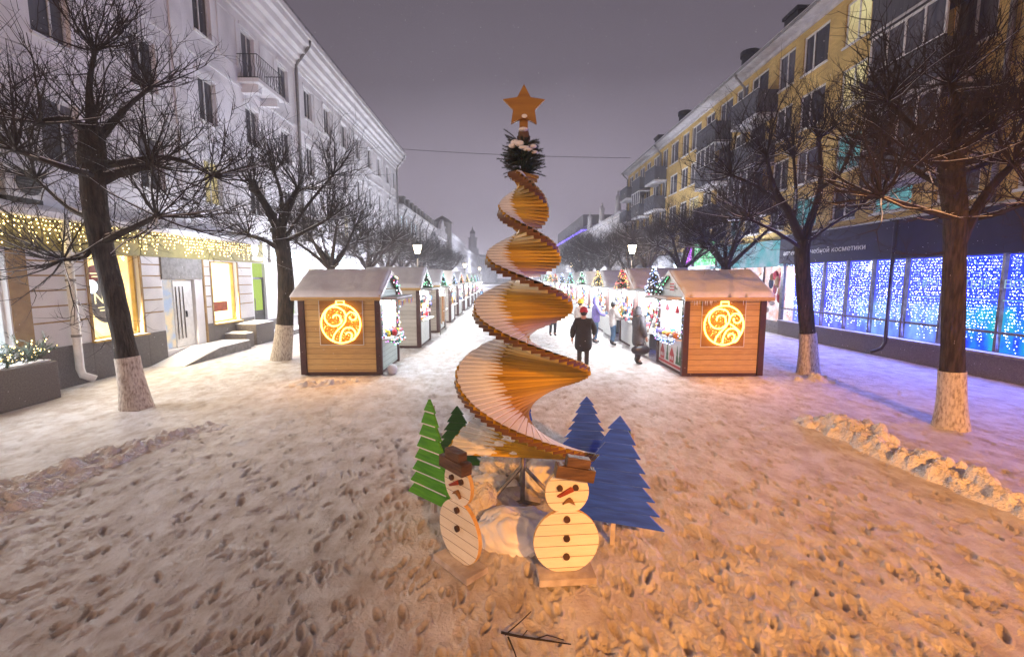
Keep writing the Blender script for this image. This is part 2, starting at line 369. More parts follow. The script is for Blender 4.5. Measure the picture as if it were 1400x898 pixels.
def make_ground():
    nth = 1060; th = np.radians(np.concatenate([np.linspace(-72, 72, nth), np.linspace(72, 288, 90)[1:-1]]))
    rr = np.concatenate([[.02, .3], np.exp(np.linspace(math.log(.7), math.log(34), 760)), np.exp(np.linspace(math.log(34), math.log(900), 70))[1:]])
    A, Rr = np.meshgrid(th, rr)
    X = Rr*np.sin(A); Y = Rr*np.cos(A)
    Z = base_height(X, Y); dent = np.zeros_like(Z)
    dth = th[1]-th[0]; lr = np.log(rr[2:762]); dl = lr[1]-lr[0]
    g = np.random.RandomState(3)
    N = 13000
    for k in range(N):
        y = 1.0+19*g.rand()**1.25; x = g.uniform(-1, 1)*min(1.1*y+1.2, 9.6)+.6
        if math.hypot(x-.2, y-5) < .55: continue
        hd = g.normal(0, .35)+(PI if g.rand() < .4 else 0); L = g.uniform(.045, .10); Wd = L*g.uniform(.28, .45); dp = .005+.020*g.rand()**1.8
        if -5 < x < -2 and g.rand() < .4: dp *= .5
        r = math.hypot(x, y); a = math.atan2(x, y)
        if abs(a) > R(71) or r < .8: continue
        i0 = int((math.log(r)-lr[0])/dl)+2; j0 = int((a-th[0])/dth)
        di = int(.3/r/dl)+2; dj = int(.3/r/dth)+2
        sl = (slice(max(i0-di, 2), min(i0+di, 761)), slice(max(j0-dj, 0), min(j0+dj, nth)))
        dx = X[sl]-x; dy = Y[sl]-y; c, s = math.cos(hd), math.sin(hd)
        q = np.sqrt(((dx*c-dy*s)/Wd)**2+((dx*s+dy*c)/L)**2)
        d = -dp*np.clip(1.15-q, 0, 1)**.6*(q < 1.15)+dp*.45*np.exp(-((q-1.3)/.22)**2)
        Z[sl] += d; dent[sl] = np.maximum(dent[sl], np.clip(1.2-q, 0, 1)*min(dp/.03, 1))
    # a shallow hump of gathered snow round the wooden tree
    Z += .10*np.exp(-((X-.15)**2/1.1+(Y-4.95)**2/.8))*(1+.9*fbm(X*4, Y*4, 3, 77))
    Z[0, :] = Z[1, :].mean()
    n, m = Z.shape
    vs = np.stack([X, Y, Z], -1).reshape(-1, 3)
    idx = np.arange(n*m).reshape(n, m); a = idx[:-1, :]; b = idx[1:, :]
    q = np.stack([a, np.roll(a, -1, 1), np.roll(b, -1, 1), b], -1).reshape(-1, 4)
    me = bpy.data.meshes.new('snow_ground')
    me.vertices.add(len(vs)); me.vertices.foreach_set('co', vs.ravel())
    me.loops.add(q.size); me.loops.foreach_set('vertex_index', q[:, ::-1].ravel().astype(np.int32))
    me.polygons.add(len(q)); me.polygons.foreach_set('loop_start', np.arange(0, q.size, 4, dtype=np.int32))
    me.update(calc_edges=True); me.polygons.foreach_set('use_smooth', np.ones(len(q), bool))
    at = me.attributes.new('trod', 'FLOAT', 'POINT'); at.data.foreach_set('value', dent.ravel().astype(np.float32))
    # slushy brown snow trodden by the crowd
    mt, nn, l, bs, o = new_mat('trodden_snow'); bs.inputs['Roughness'].default_value = .62; bs.inputs['Specular IOR Level'].default_value = .3
    av = nn.new('ShaderNodeAttribute'); av.attribute_name = 'trod'
    tc = nn.new('ShaderNodeTexCoord'); mp = nn.new('ShaderNodeMapping'); mp.inputs['Scale'].default_value = (1.5, 1, 1); l.new(tc.outputs['Object'], mp.inputs[0])
    nz = nn.new('ShaderNodeTexNoise'); nz.inputs['Scale'].default_value = 2.3; nz.inputs['Detail'].default_value = 9; nz.inputs['Roughness'].default_value = .65; l.new(mp.outputs[0], nz.inputs['Vector'])
    rp = nn.new('ShaderNodeValToRGB'); rp.color_ramp.elements[0].position = .40; rp.color_ramp.elements[1].position = .66
    rp.color_ramp.elements[0].color = (.76, .74, .75, 1); rp.color_ramp.elements[1].color = (.50, .43, .39, 1); l.new(nz.outputs[0], rp.inputs[0])
    mx = nn.new('ShaderNodeMix'); mx.data_type = 'RGBA'; l.new(rp.outputs[0], mx.inputs[6]); mx.inputs[7].default_value = (.26, .20, .16, 1)
    mu = nn.new('ShaderNodeMath'); mu.operation = 'MULTIPLY'; mu.inputs[1].default_value = .5; l.new(av.outputs['Fac'], mu.inputs[0]); l.new(mu.outputs[0], mx.inputs[0])
    l.new(mx.outputs[2], bs.inputs['Base Color'])
    nb = nn.new('ShaderNodeTexNoise'); nb.inputs['Scale'].default_value = 34; nb.inputs['Detail'].default_value = 10; nb.inputs['Roughness'].default_value = .72; l.new(tc.outputs['Object'], nb.inputs['Vector'])
    bp = nn.new('ShaderNodeBump'); bp.inputs['Strength'].default_value = .9; bp.inputs['Distance'].default_value = .035; l.new(nb.outputs[0], bp.inputs['Height']); l.new(bp.outputs[0], bs.inputs['Normal'])
    me.materials.append(mt)
    ob = bpy.data.objects.new('snow_ground', me); col.objects.link(ob); struct(ob)
make_ground()

def snow_ridge(name, line, hts, wid, label, seed, res=.02, mat='bank', cat='snow bank'):
    """a shovelled ridge of lumpy snow: a height patch along a line that sinks into the ground at its rim"""
    L = [Vector((p[0], p[1])) for p in line]
    x0 = min(p.x for p in L)-1.2; x1 = max(p.x for p in L)+1.2; y0 = min(p.y for p in L)-1.2; y1 = max(p.y for p in L)+1.2
    xs = np.arange(x0, x1, res); ys = np.arange(y0, y1, res); X, Y = np.meshgrid(xs, ys)
    H = np.full(X.shape, -1.)
    for i in range(len(L)-1):
        a, b = L[i], L[i+1]; d = b-a; t = np.clip(((X-a.x)*d.x+(Y-a.y)*d.y)/d.length_squared, 0, 1)
        q = np.hypot(X-a.x-t*d.x, Y-a.y-t*d.y); h = hts[i]+(hts[i+1]-hts[i])*t; w = wid[i]+(wid[i+1]-wid[i])*t
        q = q+w*.45*fbm(X*1.9, Y*1.9, 3, seed+3)
        H = np.maximum(H, np.where(q < w*1.25, h*np.cos(np.clip(q/w, 0, 1.25)*PI/2), -1))
    lump = .45+1.1*np.abs(fbm(X*2.7, Y*2.7, 3, seed))+.55*(.5-np.abs(fbm(X*5.5, Y*5.5, 3, seed+7)))+.30*fbm(X*12, Y*12, 3, seed+8)+.2*np.abs(fbm(X*22, Y*22, 2, seed+9))
    Z = np.where(H > 0, H*lump, H*.25)-.03+base_height(X, Y)
    g = np.random.RandomState(seed); Z0 = Z.copy()
    for k in range(int(26*sum((L[i+1]-L[i]).length for i in range(len(L)-1)))):
        i = g.randint(len(L)-1); t = g.rand(); c = L[i].lerp(L[i+1], t); w = wid[i]+(wid[i+1]-wid[i])*t; h = hts[i]+(hts[i+1]-hts[i])*t
        cx = c.x+g.normal(0, w*.5); cy = c.y+g.normal(0, w*.5); r = (.02+.12*g.rand()**2.6)*min(1.3, .55+h*2.4)
        j0 = int((cx-r-x0)/res); j1 = int((cx+r-x0)/res)+2; i0 = int((cy-r-y0)/res); i1 = int((cy+r-y0)/res)+2
        if j0 < 0 or i0 < 0 or j1 >= len(xs) or i1 >= len(ys): continue
        s_ = (slice(i0, i1), slice(j0, j1)); dd = r*r-(X[s_]-cx)**2-(Y[s_]-cy)**2
        if H[s_].max() < -.5: continue
        top = Z0[s_].mean()*.7+Z0[s_].max()*.3-.45*r+np.sqrt(np.clip(dd, 0, None))*(.8+.6*g.rand())+(.7*r*fbm(X[s_]*9, Y[s_]*9, 3, seed+k)+.35*r*fbm(X[s_]*26, Y[s_]*26, 2, seed+k))
        Z[s_] = np.where((dd > 0) & (H[s_] > -.9), np.maximum(Z[s_], top), Z[s_])
    keep = H > -.9
    ids = np.full(X.shape, -1); ids[keep] = np.arange(keep.sum())
    vs = np.stack([X[keep], Y[keep], Z[keep]], -1)
    q = np.stack([ids[:-1, :-1], ids[:-1, 1:], ids[1:, 1:], ids[1:, :-1]], -1).reshape(-1, 4); q = q[(q >= 0).all(1)]
    mb = MB(); mb.v = [tuple(v) for v in vs.tolist()]; mb.f = [tuple(f) for f in q.tolist()]; mb.m = [0]*len(mb.f)
    return one(name, mb, mat, label, cat, (L[0].x, L[0].y, 0), smooth=True)
snow_ridge('snow_bank', [G(1098, 578), G(1150, 585), G(1205, 618), G(1265, 638), G(1330, 668), G(1420, 705)], [.12, .34, .20, .22, .20, .22], [.3, .5, .36, .36, .36, .4], 'long lumpy shovelled snow bank on the right, lit orange', 41)
snow_ridge('snow_bank', [G(-60, 720), G(40, 672), G(120, 632), G(200, 606), G(285, 584)], [.13, .14, .13, .11, .07], [.55, .55, .5, .42, .36], 'low broken ridge of pushed snow on the left', 57)
snow_ridge('snow_pile', [G(398, 528), G(440, 524), G(495, 518)], [.06, .12, .05], [.3, .38, .3], 'small snow pile at the foot of the left wooden stall', 63, cat='snow pile')
snow_ridge('snow_pile', [G(1090, 522), G(1124, 520), G(1145, 524)], [.05, .15, .06], [.25, .36, .26], 'small snow pile beside the far right tree trunk', 71, cat='snow pile')

# ------------------------------------------------------------------ spiral wooden tree
AX, AY = .2, 4.95
tree = thing('spiral_tree', 'tall wooden tree of stacked boards twisting in a spiral under a star', 'wooden tree', (AX, AY, 0))
HT = [.60, 1.58, 2.30, 2.82, 3.32, 3.68]; TH = [-8, -188, -366, -546, -726, -868]; HL = [.86, .73, .53, .395, .255, .165]
NB = 97; DT = (3.68-.60)/NB
def lerp_t(h, ys): return float(np.interp(h, HT, ys))
ANG = []; HLN = []
for i in range(NB+1):
    h = .60+i*DT; ANG.append(R(lerp_t(h, TH))); HLN.append(lerp_t(h, HL))
BW = .14
rb = random.Random(5)
for i in range(NB):
    w = BW*(1 if HLN[i] > .3 else .8+.2*HLN[i]/.3)
    T = Matrix.Translation((AX, AY, .60+i*DT)) @ Matrix.Rotation(ANG[i]+R(rb.uniform(-.5, .5)), 4, 'Z')
    mb = MB(); L = HLN[i]+rb.uniform(-.008, .008)
    mb.box(-L, L, -w/2, w/2, 0, DT*.985, 0, None)
    mb.m = [1, 1, 0, 0, 0, 0]                       # dark weathered end grain
    b = mb.build('board', ['wood', 'woodend'], tree, world=False)
    b.data.transform(Matrix.Translation((0, 0, rb.uniform(0, .001))))
    b.matrix_local = Matrix.Translation((0, 0, .60+i*DT)) @ Matrix.Rotation(ANG[i]+R(rb.uniform(-.5, .5)), 4, 'Z')
# snow drifted on the open treads (the trailing side of every board, both ends)
snl = (MB(), MB())
for i in range(NB-1):
    for e in (0, 1):
        sn = snl[e]
        a0 = ANG[i]+PI*e; a1 = ANG[i+1]+PI*e; z = .60+i*DT+DT*.985
        rows = []
        L = HLN[i]*(.985-.03*rb.random()); r0 = L*(.30+.1*rb.random())
        for k in range(6):
            r = r0+(L-r0)*k/5
            def at(a, off, z_):      # point at radius r of a board's trailing edge (left-hand side when rotating clockwise)
                return (AX+r*math.cos(a)-off*math.sin(a), AY+r*math.sin(a)+off*math.cos(a), z_)
            rows.append([at(a0, BW/2-.002, z-.004), at(a0, BW/2-.006, z+.013*min(1, k/1.2)), at(a1, BW/2+.008, z+DT*(.25+.85*min(1, k/1.8))), at(a1, BW/2-.02, z+DT*.3)])
        b = len(sn.v)
        for rw in rows: sn.v += rw
        for k in range(5):
            for j in range(3):
                sn.f.append((b+k*4+j, b+(k+1)*4+j, b+(k+1)*4+j+1, b+k*4+j+1)); sn.m.append(0)
for q in (0, 1): snl[q].build('snow_layer', 'snowcap', tree, smooth=False)
# lumps of snow heaped on the lowest boards
sl = MB(); rr_ = random.Random(12)
for k in range(120):
    a = R(rr_.uniform(104, 177)); r = rr_.uniform(.04, .80); i = max(0, min(60, int((math.degrees(-a)+180+8)/(180/31.)) if False else 0))
    deg = 180-8-math.degrees(a); lev = max(0, deg/180.*31)*DT
    s_ = rr_.uniform(.025, .075)
    sl.ball((AX+r*math.cos(a), AY+r*math.sin(a)*1.0, .63+lev*.95), (s_*1.5, s_*1.2, s_*.6), 10, 6)
lm = sl.build('snow_heap', 'snowcap', tree, smooth=True)
rm = lm.modifiers.new('fuse', 'REMESH'); rm.mode = 'VOXEL'; rm.voxel_size = .016; rm.use_smooth_shade = True
# post, struts, ground frame
pm = MB(); pm.tube([(AX, AY, 0), (AX, AY, .62)], .028, 10); pm.build('post', 'metal', tree, smooth=True)
for a in (205, 335, 90, 25+180-90):
    st = MB(); c, s = math.cos(R(a)), math.sin(R(a))
    st.tube([(AX+.03*c, AY+.03*s, .46), (AX+.50*c, AY+.50*s, .06)], .022, 6); st.build('strut', 'metal', tree)
cr = MB()
for a in (205, 335, 90):
    c, s = math.cos(R(a)), math.sin(R(a)); cr.tube([(AX, AY, .05), (AX+.62*c, AY+.62*s, .05)], .028, 4)
cr.build('ground_frame', 'metal', tree)
pl = MB(); pl.tube([(AX, AY, 3.6), (AX, AY, 3.98)], .03, 8); pl.build('mast', 'woodend', tree)
tb = MB()
for z0, rd in ((3.985, .062), (4.025, .07), (4.065, .058), (4.10, .05)): tb.tube([(AX, AY, z0), (AX, AY, z0+.037)], rd, 8)
tb.build('turned_block', 'hat', tree)
# star on its board
zc = 4.335
star = [(AX+(.228 if k % 2 == 0 else .118)*math.sin(-k*PI/5)*.99, zc+(.215 if k % 2 == 0 else .108)*math.cos(-k*PI/5)) for k in range(10)]
sm_ = MB(); sm_.prism(star, .045, Matrix.Translation((0, AY-.06, 0))); s_o = sm_.build('star', 'star', tree, bev=.004)
hd_ = MB(); hd_.box(AX-.043, AX+.043, AY-.03, AY+.03, 4.07, 4.26); hd_.build('star_holder', 'star', tree, bev=.004)
for a_ in (((AX+.005, AY-.088, 4.235), (.03, .012, .02)), ((AX-.005, AY-.05, 4.115), (.05, .045, .022))): sc_ = MB(); sc_.ball(*a_, 10, 6); sc_.build('snow_dab', 'snowcap', tree, smooth=True)

def needles(mb, path, L, dens, rng, nl=.04, wd=.006, mi=0, droop=0):
    """fir needles bristling round a twig"""
    pts = [Vector(p) for p in path]
    for i in range(len(pts)-1):
        a, b = pts[i], pts[i+1]; d = (b-a); n = max(1, int(d.length*dens))
        t = d.normalized(); u = t.orthogonal().normalized(); v = t.cross(u)
        for k in range(n):
            p = a.lerp(b, (k+rng.random())/n); q = rng.uniform(0, 2*PI)
            o = (u*math.cos(q)+v*math.sin(q))*.85+t*.6; o.normalize(); e = p+o*nl*rng.uniform(.7, 1.15)
            s = o.cross(t).normalized()*wd*.5
            mb.add([p-s, p+s, e], [(0, 1, 2)], mi)
rf = random.Random(9)
nb = MB(); tw = MB(); caps = []
for k in range(230):
    a = rf.uniform(0, 2*PI); z = rf.uniform(3.66, 4.0); c = Vector((AX+.04*math.cos(a), AY+.04*math.sin(a), z))
    rad_ = .205 if z < 3.92 else .16
    e = c+Vector((math.cos(a)*rad_, math.sin(a)*rad_, rf.uniform(-.05, .10)))*rf.uniform(.6, 1)
    if k % 17 == 0: e = e+Vector((-.05, 0, .09))
    path = [c, c.lerp(e, .5)+Vector((0, 0, .012)), e]
    needles(nb, path, 0, 620, rf, .027, .005); tw.tube(path, .004, 3)
for (dx, dy, z, sx, sz) in ((-.09, -.12, 3.965, .05, .03), (-.05, -.16, 3.945, .055, .03), (.08, -.15, 3.92, .05, .022), (.0, -.175, 3.90, .06, .018), (-.12, -.13, 3.93, .04, .024), (.04, -.19, 3.875, .05, .016), (.10, -.17, 3.86, .04, .014)):
    caps.append(((AX+dx, AY+dy, z), (sx, sx*.8, sz)))
wr = thing('fir_wreath', 'bunch of dark fir sprigs with snow tied below the wooden star', 'fir sprigs', (AX, AY, 3.66))
nb.build('needles', 'fir2', wr); tw.build('stems', 'trunkw', wr); 
for c_ in caps: m_ = MB(); m_.ball(*c_, 10, 6); m_.build('snow_clump', 'snowcap', wr, smooth=True)

# ------------------------------------------------------------------ flat wooden snowmen
def ell(cx, cz, rx, rz, n=40, z0=None):
    o = []
    for k in range(n):
        a = 2*PI*k/n; z = cz+rz*math.sin(a)
        if z0 is not None: z = max(z, z0)
        o.append((cx+rx*math.cos(a), z))
    return o
def snowman(loc, rz, label, hat_dx, hat_tilt, lean=0, nbut=3):
    t = thing('wooden_snowman', label, 'snowman', loc, rz)
    L = lambda m, n, mt, par=t, **k: m.build(n, mt, par, world=False, **k)
    m = MB(); m.box(-.245, .245, -.12, .12, 0, .06); L(m, 'base', 'slush', bev=.006)
    m = MB(); m.prism(ell(0, .335, .282, .285, 44, .065), .04, None, 0, 1); bd = L(m, 'body', ['cream', 'creamedge'], bev=.003)
    m = MB(); m.prism(ell(.0, .775, .187, .192, 36, .612), .04, Matrix.Translation((0, -.003, 0)), 0, 1); hd = L(m, 'head', ['cream', 'creamedge'], bev=.003)
    H = Matrix.Translation((hat_dx, -.035, .925)) @ Matrix.Rotation(R(hat_tilt), 4, 'Y')
    m = MB(); m.box(-.165, .165, -.055, .055, -.02, .085, 0, H); L(m, 'hat_brim', 'hat', bev=.006)
    m = MB(); m.box(-.09, .11, -.045, .045, .086, .165, 0, H); L(m, 'hat_crown', 'hat', bev=.006)
    for sx in (-.065, .07):
        m = MB(); T = Matrix.Translation((sx, -.034, .82)) @ Matrix.Rotation(PI/2, 4, 'X'); m.tube([T @ Vector((0, 0, -.012)), T @ Vector((0, 0, .012))], .025, 14); L(m, 'eye', 'button')
    m = MB(); m.prism([(-.085, -.036), (-.06, -.045), (.055, .005), (.052, .03), (.03, .036)], .03, Matrix.Translation((-.005, -.04, .79))); L(m, 'nose', 'carrot', bev=.003)
    m = MB(); m.prism([(-.055, -.02), (-.03, -.008), (0, 0), (.03, -.012), (.055, -.03), (.035, .015), (.01, .035), (-.02, .02)], .03, Matrix.Translation((.012, -.04, .70))); L(m, 'mouth', 'mouthw', bev=.003)
    for z in (.54, .37, .205)[:nbut]:
        m = MB(); T = Matrix.Translation((.0, -.031, z)) @ Matrix.Rotation(PI/2, 4, 'X'); m.tube([T @ Vector((0, 0, -.011)), T @ Vector((0, 0, .011))], .028, 14); L(m, 'button', 'button')
    return t
s1 = snowman((.52, 3.66, .03), R(4), 'cream plank snowman facing the viewer, three buttons and a hat tilted right', .05, 11)
s2 = snowman((-.40, 3.80, .04), R(-47), 'cream plank snowman turned to the left, two buttons and a straight hat', -.01, 2, nbut=2)

# ------------------------------------------------------------------ flat plank fir trees round it
def saw(W, H, n, z0, tip=.16):
    """stepped fir outline, wide at the bottom, each plank a tooth"""
    lt = []; 
    for i in range(n):
        f0 = i/n; f1 = (i+1)/n
        lt.append((W/2*(1-f0*.9)*1.0, z0+H*f0)); lt.append((W/2*(1-f1*.93)*.90, z0+H*(f1-.004)))
    right = lt; left = [(-x, z) for x, z in reversed(lt[:-1])]
    return right[:-1]+[(0, z0+H)]+left
def plank_tree(loc, rz, W, H, n, z0, mat, label, post_front=False, tilt=0):
    t = thing('plank_fir', label, 'wooden fir', loc, rz)
    t.rotation_euler = (0, R(tilt), rz)
    for i in range(n):
        f0 = i/n; f1 = (i+1)/n
        xb = W/2*(1-f0*.88); xt = W/2*(1-f1*.90)*.76+.004
        if i == n-1: xt = .004
        m = MB(); m.prism([(-xb, z0+H*f0), (xb, z0+H*f0), (xt, z0+H*f1-.003), (-xt, z0+H*f1-.003)], .026, Matrix.Translation((0, .002*(i % 2), 0)))
        pk_ = m.build('plank', mat, t, world=False, bev=.003)
        if mat == 'green' and i:
            m = MB(); m.box(-xb*.97, xb*(.55+.4*((i*7) % 5)/5), -.0165, -.011, z0+H*f0-.004, z0+H*f0+(.007 if mat == 'green' else .003)); m.build('snow_line', 'snowcap', pk_, world=False)
    y = -.036 if post_front else .036
    m = MB(); m.box(-.022, .022, y-.02, y+.02, -.05, z0+H*.93); m.build('post', 'slush', t, world=False)
    return t
plank_tree((1.03, 4.12, 0), R(-16), .94, 1.06, 8, .26, 'blue', 'large blue plank fir at the right beside the snowman', tilt=2)
plank_tree((-.80, 4.72, 0), R(-41), .80, 1.14, 8, .18, 'green', 'bright green plank fir at the left beside the snowman', tilt=0)
plank_tree((-.62, 5.75, 0), R(168), .74, .78, 7, .17, 'dgreen', 'dark green plank fir behind the spiral, its grey post in front', True)
plank_tree((1.08, 5.85, 0), R(170), .86, .92, 8, .12, 'blue', 'blue plank fir behind the spiral at the right, seen from its back', True)
plank_tree((.30, 6.1, 0), R(118), .62, .92, 8, .1, 'blue', 'narrow blue plank fir half hidden behind the spiral')
plank_tree((1.40, 4.95, 0), R(62), .66, .80, 7, .1, 'dgreen', 'dark green plank fir seen edge on behind the large blue one', True)

# ------------------------------------------------------------------ boulders of snow under it
def boulder(loc, r, label, seed, mat='bank'):
    bm = bmesh.new(); bmesh.ops.create_icosphere(bm, subdivisions=5, radius=1)
    co = np.array([v.co for v in bm.verts])
    d = 1+.42*fbm(co[:, 0]*1.1+seed, co[:, 1]*1.1+co[:, 2]*.9, 2, seed)+.40*np.abs(fbm(co[:, 0]*2.4+co[:, 2], co[:, 1]*2.4-co[:, 2]*2, 3, seed+2))+.06*fbm(co[:, 0]*8+co[:, 2]*5, co[:, 1]*8-co[:, 2]*6, 3, seed+4)
    for v, k in zip(bm.verts, d): v.co = Vector((v.co.x*r[0], v.co.y*r[1], v.co.z*r[2]))*float(k)
    me = bpy.data.meshes.new('snow_boulder'); bm.to_mesh(me); bm.free(); me.materials.append(M[mat])
    me.polygons.foreach_set('use_smooth', [True]*len(me.polygons))
    o = bpy.data.objects.new('snow_boulder', me); col.objects.link(o); o.location = loc; o['label'] = label; o['category'] = 'snow boulder'
    return o
boulder((.15, 4.30, .06), (.40, .27, .22), 'big snow boulder between the two wooden snowmen', 3, 'snowcap')
boulder((-.33, 4.75, .14), (.20, .2, .22), 'round grey snow boulder behind the left wooden snowman', 8)
boulder((.10, 5.75, .14), (.36, .26, .22), 'snow boulder behind the metal post under the spiral', 15)
boulder((.52, 5.45, .12), (.3, .24, .2), 'orange lit snow boulder right of the metal post', 21, 'snowcap')
boulder((-.15, 5.35, .05), (.26, .2, .12), 'low flat snow boulder behind the left strut', 33, 'snowcap')
# fallen twig in the foreground
tg = MB(); z0 = .035
pts = [(-.03, 3.03), (.10, 2.99), (.22, 2.965), (.34, 2.94), (.46, 2.915)]
tg.tube([(x, y, z0+.012) for x, y in pts], [.010, .009, .008, .006, .004], 5)
tg.tube([(.02, 3.0, z0), (.06, 2.88, z0), (.10, 2.72, z0)], [.007, .005, .003], 5)
tg.tube([(.0, 3.02, z0), (.12, 3.14, z0+.01), (.2, 3.25, z0)], [.006, .004, .003], 5)
tg.tube([(.22, 2.97, z0+.01), (.30, 2.99, z0+.02), (.42, 2.955, z0+.01)], [.006, .004, .003], 5)
tg.tube([(.12, 2.99, z0+.01), (.16, 3.04, z0+.02)], [.005, .003], 5)
one('fallen_twig', tg, 'twig', 'dark forked twig lying on the snow in the foreground', 'twig', (.2, 2.97, 0), smooth=True)
# ------------------------------------------------------------------ walls with real openings
def wall_mesh(X, s, u0, u1, z0, z1, holes, reveal=.22):
    mb = MB()
    us = sorted(set([u0, u1]+[h[0] for h in holes]+[h[1] for h in holes])); zs = sorted(set([z0, z1]+[h[2] for h in holes]+[h[3] for h in holes]))
    def inside(u, z): return any(h[0] < u < h[1] and h[2] < z < h[3] for h in holes)
    def quad(a, b, c, d): mb.add([a, b, c, d], [(0, 1, 2, 3) if s > 0 else (3, 2, 1, 0)])
    for i in range(len(us)-1):
        for j in range(len(zs)-1):
            if not inside((us[i]+us[i+1])/2, (zs[j]+zs[j+1])/2):
                quad((X, us[i], zs[j]), (X, us[i+1], zs[j]), (X, us[i+1], zs[j+1]), (X, us[i], zs[j+1]))
    B = X-s*reveal
    for (a, b, c, d) in holes:
        quad((X, a, c), (B, a, c), (B, b, c), (X, b, c)); quad((X, a, d), (X, b, d), (B, b, d), (B, a, d))
        quad((X, a, c), (X, a, d), (B, a, d), (B, a, c)); quad((X, b, c), (B, b, c), (B, b, d), (X, b, d))
    return mb
def sbox(mb, X, s, o0, o1, u0, u1, z0, z1, mi=0):
    """box standing o0..o1 proud of a wall at X"""
    a, b = sorted((X+s*o0, X+s*o1)); mb.box(a, b, u0, u1, z0, z1, mi)
WT = {}
def window(root, X, s, u0, u1, z0, z1, back=.16, frame='wframe', pane='dpane', style='cross', sill=True, fw=.06, snow=True):
    key = (round(u1-u0, 2), round(z1-z0, 2), s, frame, pane, style, back, sill)
    if key in WT:
        src = WT[key]
        f = copy_tree(src); f.parent = root; f.location = Vector((X, u0, z0))-wloc(root); return f
    W, H = u1-u0, z1-z0; b0 = -back
    m = MB()
    sbox(m, 0, s, b0, b0+.06, 0, W, 0, fw); sbox(m, 0, s, b0, b0+.06, 0, W, H-fw, H)
    sbox(m, 0, s, b0, b0+.06, 0, fw, fw, H-fw); sbox(m, 0, s, b0, b0+.06, W-fw, W, fw, H-fw)
    if style in ('cross', 'two', 'tee'):
        c = W*(.5 if style != 'tee' else .62); sbox(m, 0, s, b0+.004, b0+.055, c-fw*.45, c+fw*.45, fw, H-fw)
    if style == 'cross': sbox(m, 0, s, b0+.008, b0+.05, fw, W-fw, H*.70, H*.70+fw*.8)
    f = m.build('window', frame, root, world=False)
    p = MB(); sbox(p, 0, s, b0+.018, b0+.026, fw*.6, W-fw*.6, fw*.6, H-fw*.6); p.build('pane', pane, f, world=False)
    if sill:
        q = MB(); sbox(q, 0, s, -.02, .07, -.04, W+.04, -.05, -.01); q.build('sill', frame if frame != 'dframe' else 'greyst', f, world=False)
        if snow:
            q = MB(); sbox(q, 0, s, -.01, .06, -.02, W+.02, -.008, .025); q.build('snow', 'snowcap', f, world=False, bev=.012)
    f.location = Vector((X, u0, z0))-wloc(root)
    WT[key] = f; return f
def pipe(name, pts, r, mat, root, world=True):
    m = MB(); m.tube(pts, r, 10); return m.build(name, mat, root, smooth=True)
def snow_strip(root, x0, x1, y0, y1, z, h, seed=0, name='snow'):
    """lying snow with a soft uneven top"""
    nx = max(3, int((x1-x0)/.14)+1); ny = max(3, int((y1-y0)/.25)+1)
    nx = min(nx, 60); ny = min(ny, 160)
    xs = np.linspace(x0, x1, nx); ys = np.linspace(y0, y1, ny); X, Y = np.meshgrid(xs, ys)
    e = np.minimum(np.minimum(X-x0, x1-X)/max(.05, h*.6), np.minimum(Y-y0, y1-Y)/max(.05, h*.6)); e = np.clip(e, 0, 1)
    Z = z+h*(.12+.88*np.sqrt(1-(1-e)**2))*(1+.5*fbm(X*.9, Y*.9, 3, seed))
    mb = MB(); idx = np.arange(nx*ny).reshape(ny, nx)
    mb.v = np.stack([X, Y, Z], -1).reshape(-1, 3).tolist(); mb.v = [tuple(v) for v in mb.v]
    for j in range(ny-1):
        for i in range(nx-1): mb.f.append((idx[j, i], idx[j, i+1], idx[j+1, i+1], idx[j+1, i])); mb.m.append(0)
    b = len(mb.v); mb.box(x0+.001, x1-.001, y0+.001, y1-.001, z, z+h*.1)
    return mb.build(name, 'snowcap', root, smooth=True)

# ================================================================== LEFT: white building
XL = -10.75                                   # upper wall
lb = thing('white_building', 'long white three storey building with a wide cornice on the left', 'building', (XL, 26, 0))
U = [5.8, 8.7, 11.7, 14.55, 17.5, 20.45, 23.5, 26.3, 29.0, 31.9, 34.8, 37.7, 40.5, 43.4, 45.9]
holes = []; wins = []
for k, u in enumerate(U):
    for (z0, z1) in ((5.25, 6.85), (8.15, 9.7), (11.15, 12.7)):
        if k == 5 and z0 > 11: z0 = 10.65
        holes.append((u-.5, u+.5, z0, z1))
        wins.append((u-.5, u+.5, z0, z1))
wall_mesh(XL, 1, 4, 47.2, 4.0, 13.55, holes).build('wall', 'plaster', lb)
rl = random.Random(4)
for (a, b, c, d) in wins:
    lit = (abs(a-16.99) < .1 and c < 6) or (abs(a-31.4) < .1 and c < 6)
    window(lb, XL, 1, a, b, c, d, back=.17, frame='wframe', pane='winroom' if lit else 'dpane', style='two' if rl.random() < .6 else 'tee', fw=.055)
shell = MB(); shell.box(XL-11, XL-.26, 4, 47.2, 0, 13.55); shell.build('core', 'dframe', lb)
m = MB()                                      # moulded cornice in steps
for (o0, o1, z0, z1) in ((-.2, .09, 13.18, 13.36), (-.2, .16, 13.36, 13.6), (-.2, .36, 13.6, 13.86), (-.2, .62, 13.86, 14.2), (-.2, .86, 14.2, 14.52), (-.2, .95, 14.52, 14.78)):
    sbox(m, XL, 1, o0, o1, 4, 47.3, z0, z1)
m.build('cornice', 'plaster2', lb, bev=.02)
m = MB()                                      # flat wall panels and thin string courses between the windows
for k in range(len(U)-1):
    c = (U[k]+U[k+1])/2
    if k % 3 == 0: sbox(m, XL, 1, 0, .06, c-.28, c+.28, 4.3, 13.18)
    else:
        for (z0, z1) in ((11.0, 12.85),):
            for (a, b, e, f_) in ((c-.62, c+.62, z0, z0+.05), (c-.62, c+.62, z1-.05, z1), (c-.62, c-.57, z0+.05, z1-.05), (c+.57, c+.62, z0+.05, z1-.05)): sbox(m, XL, 1, .0, .035, a, b, e, f_)
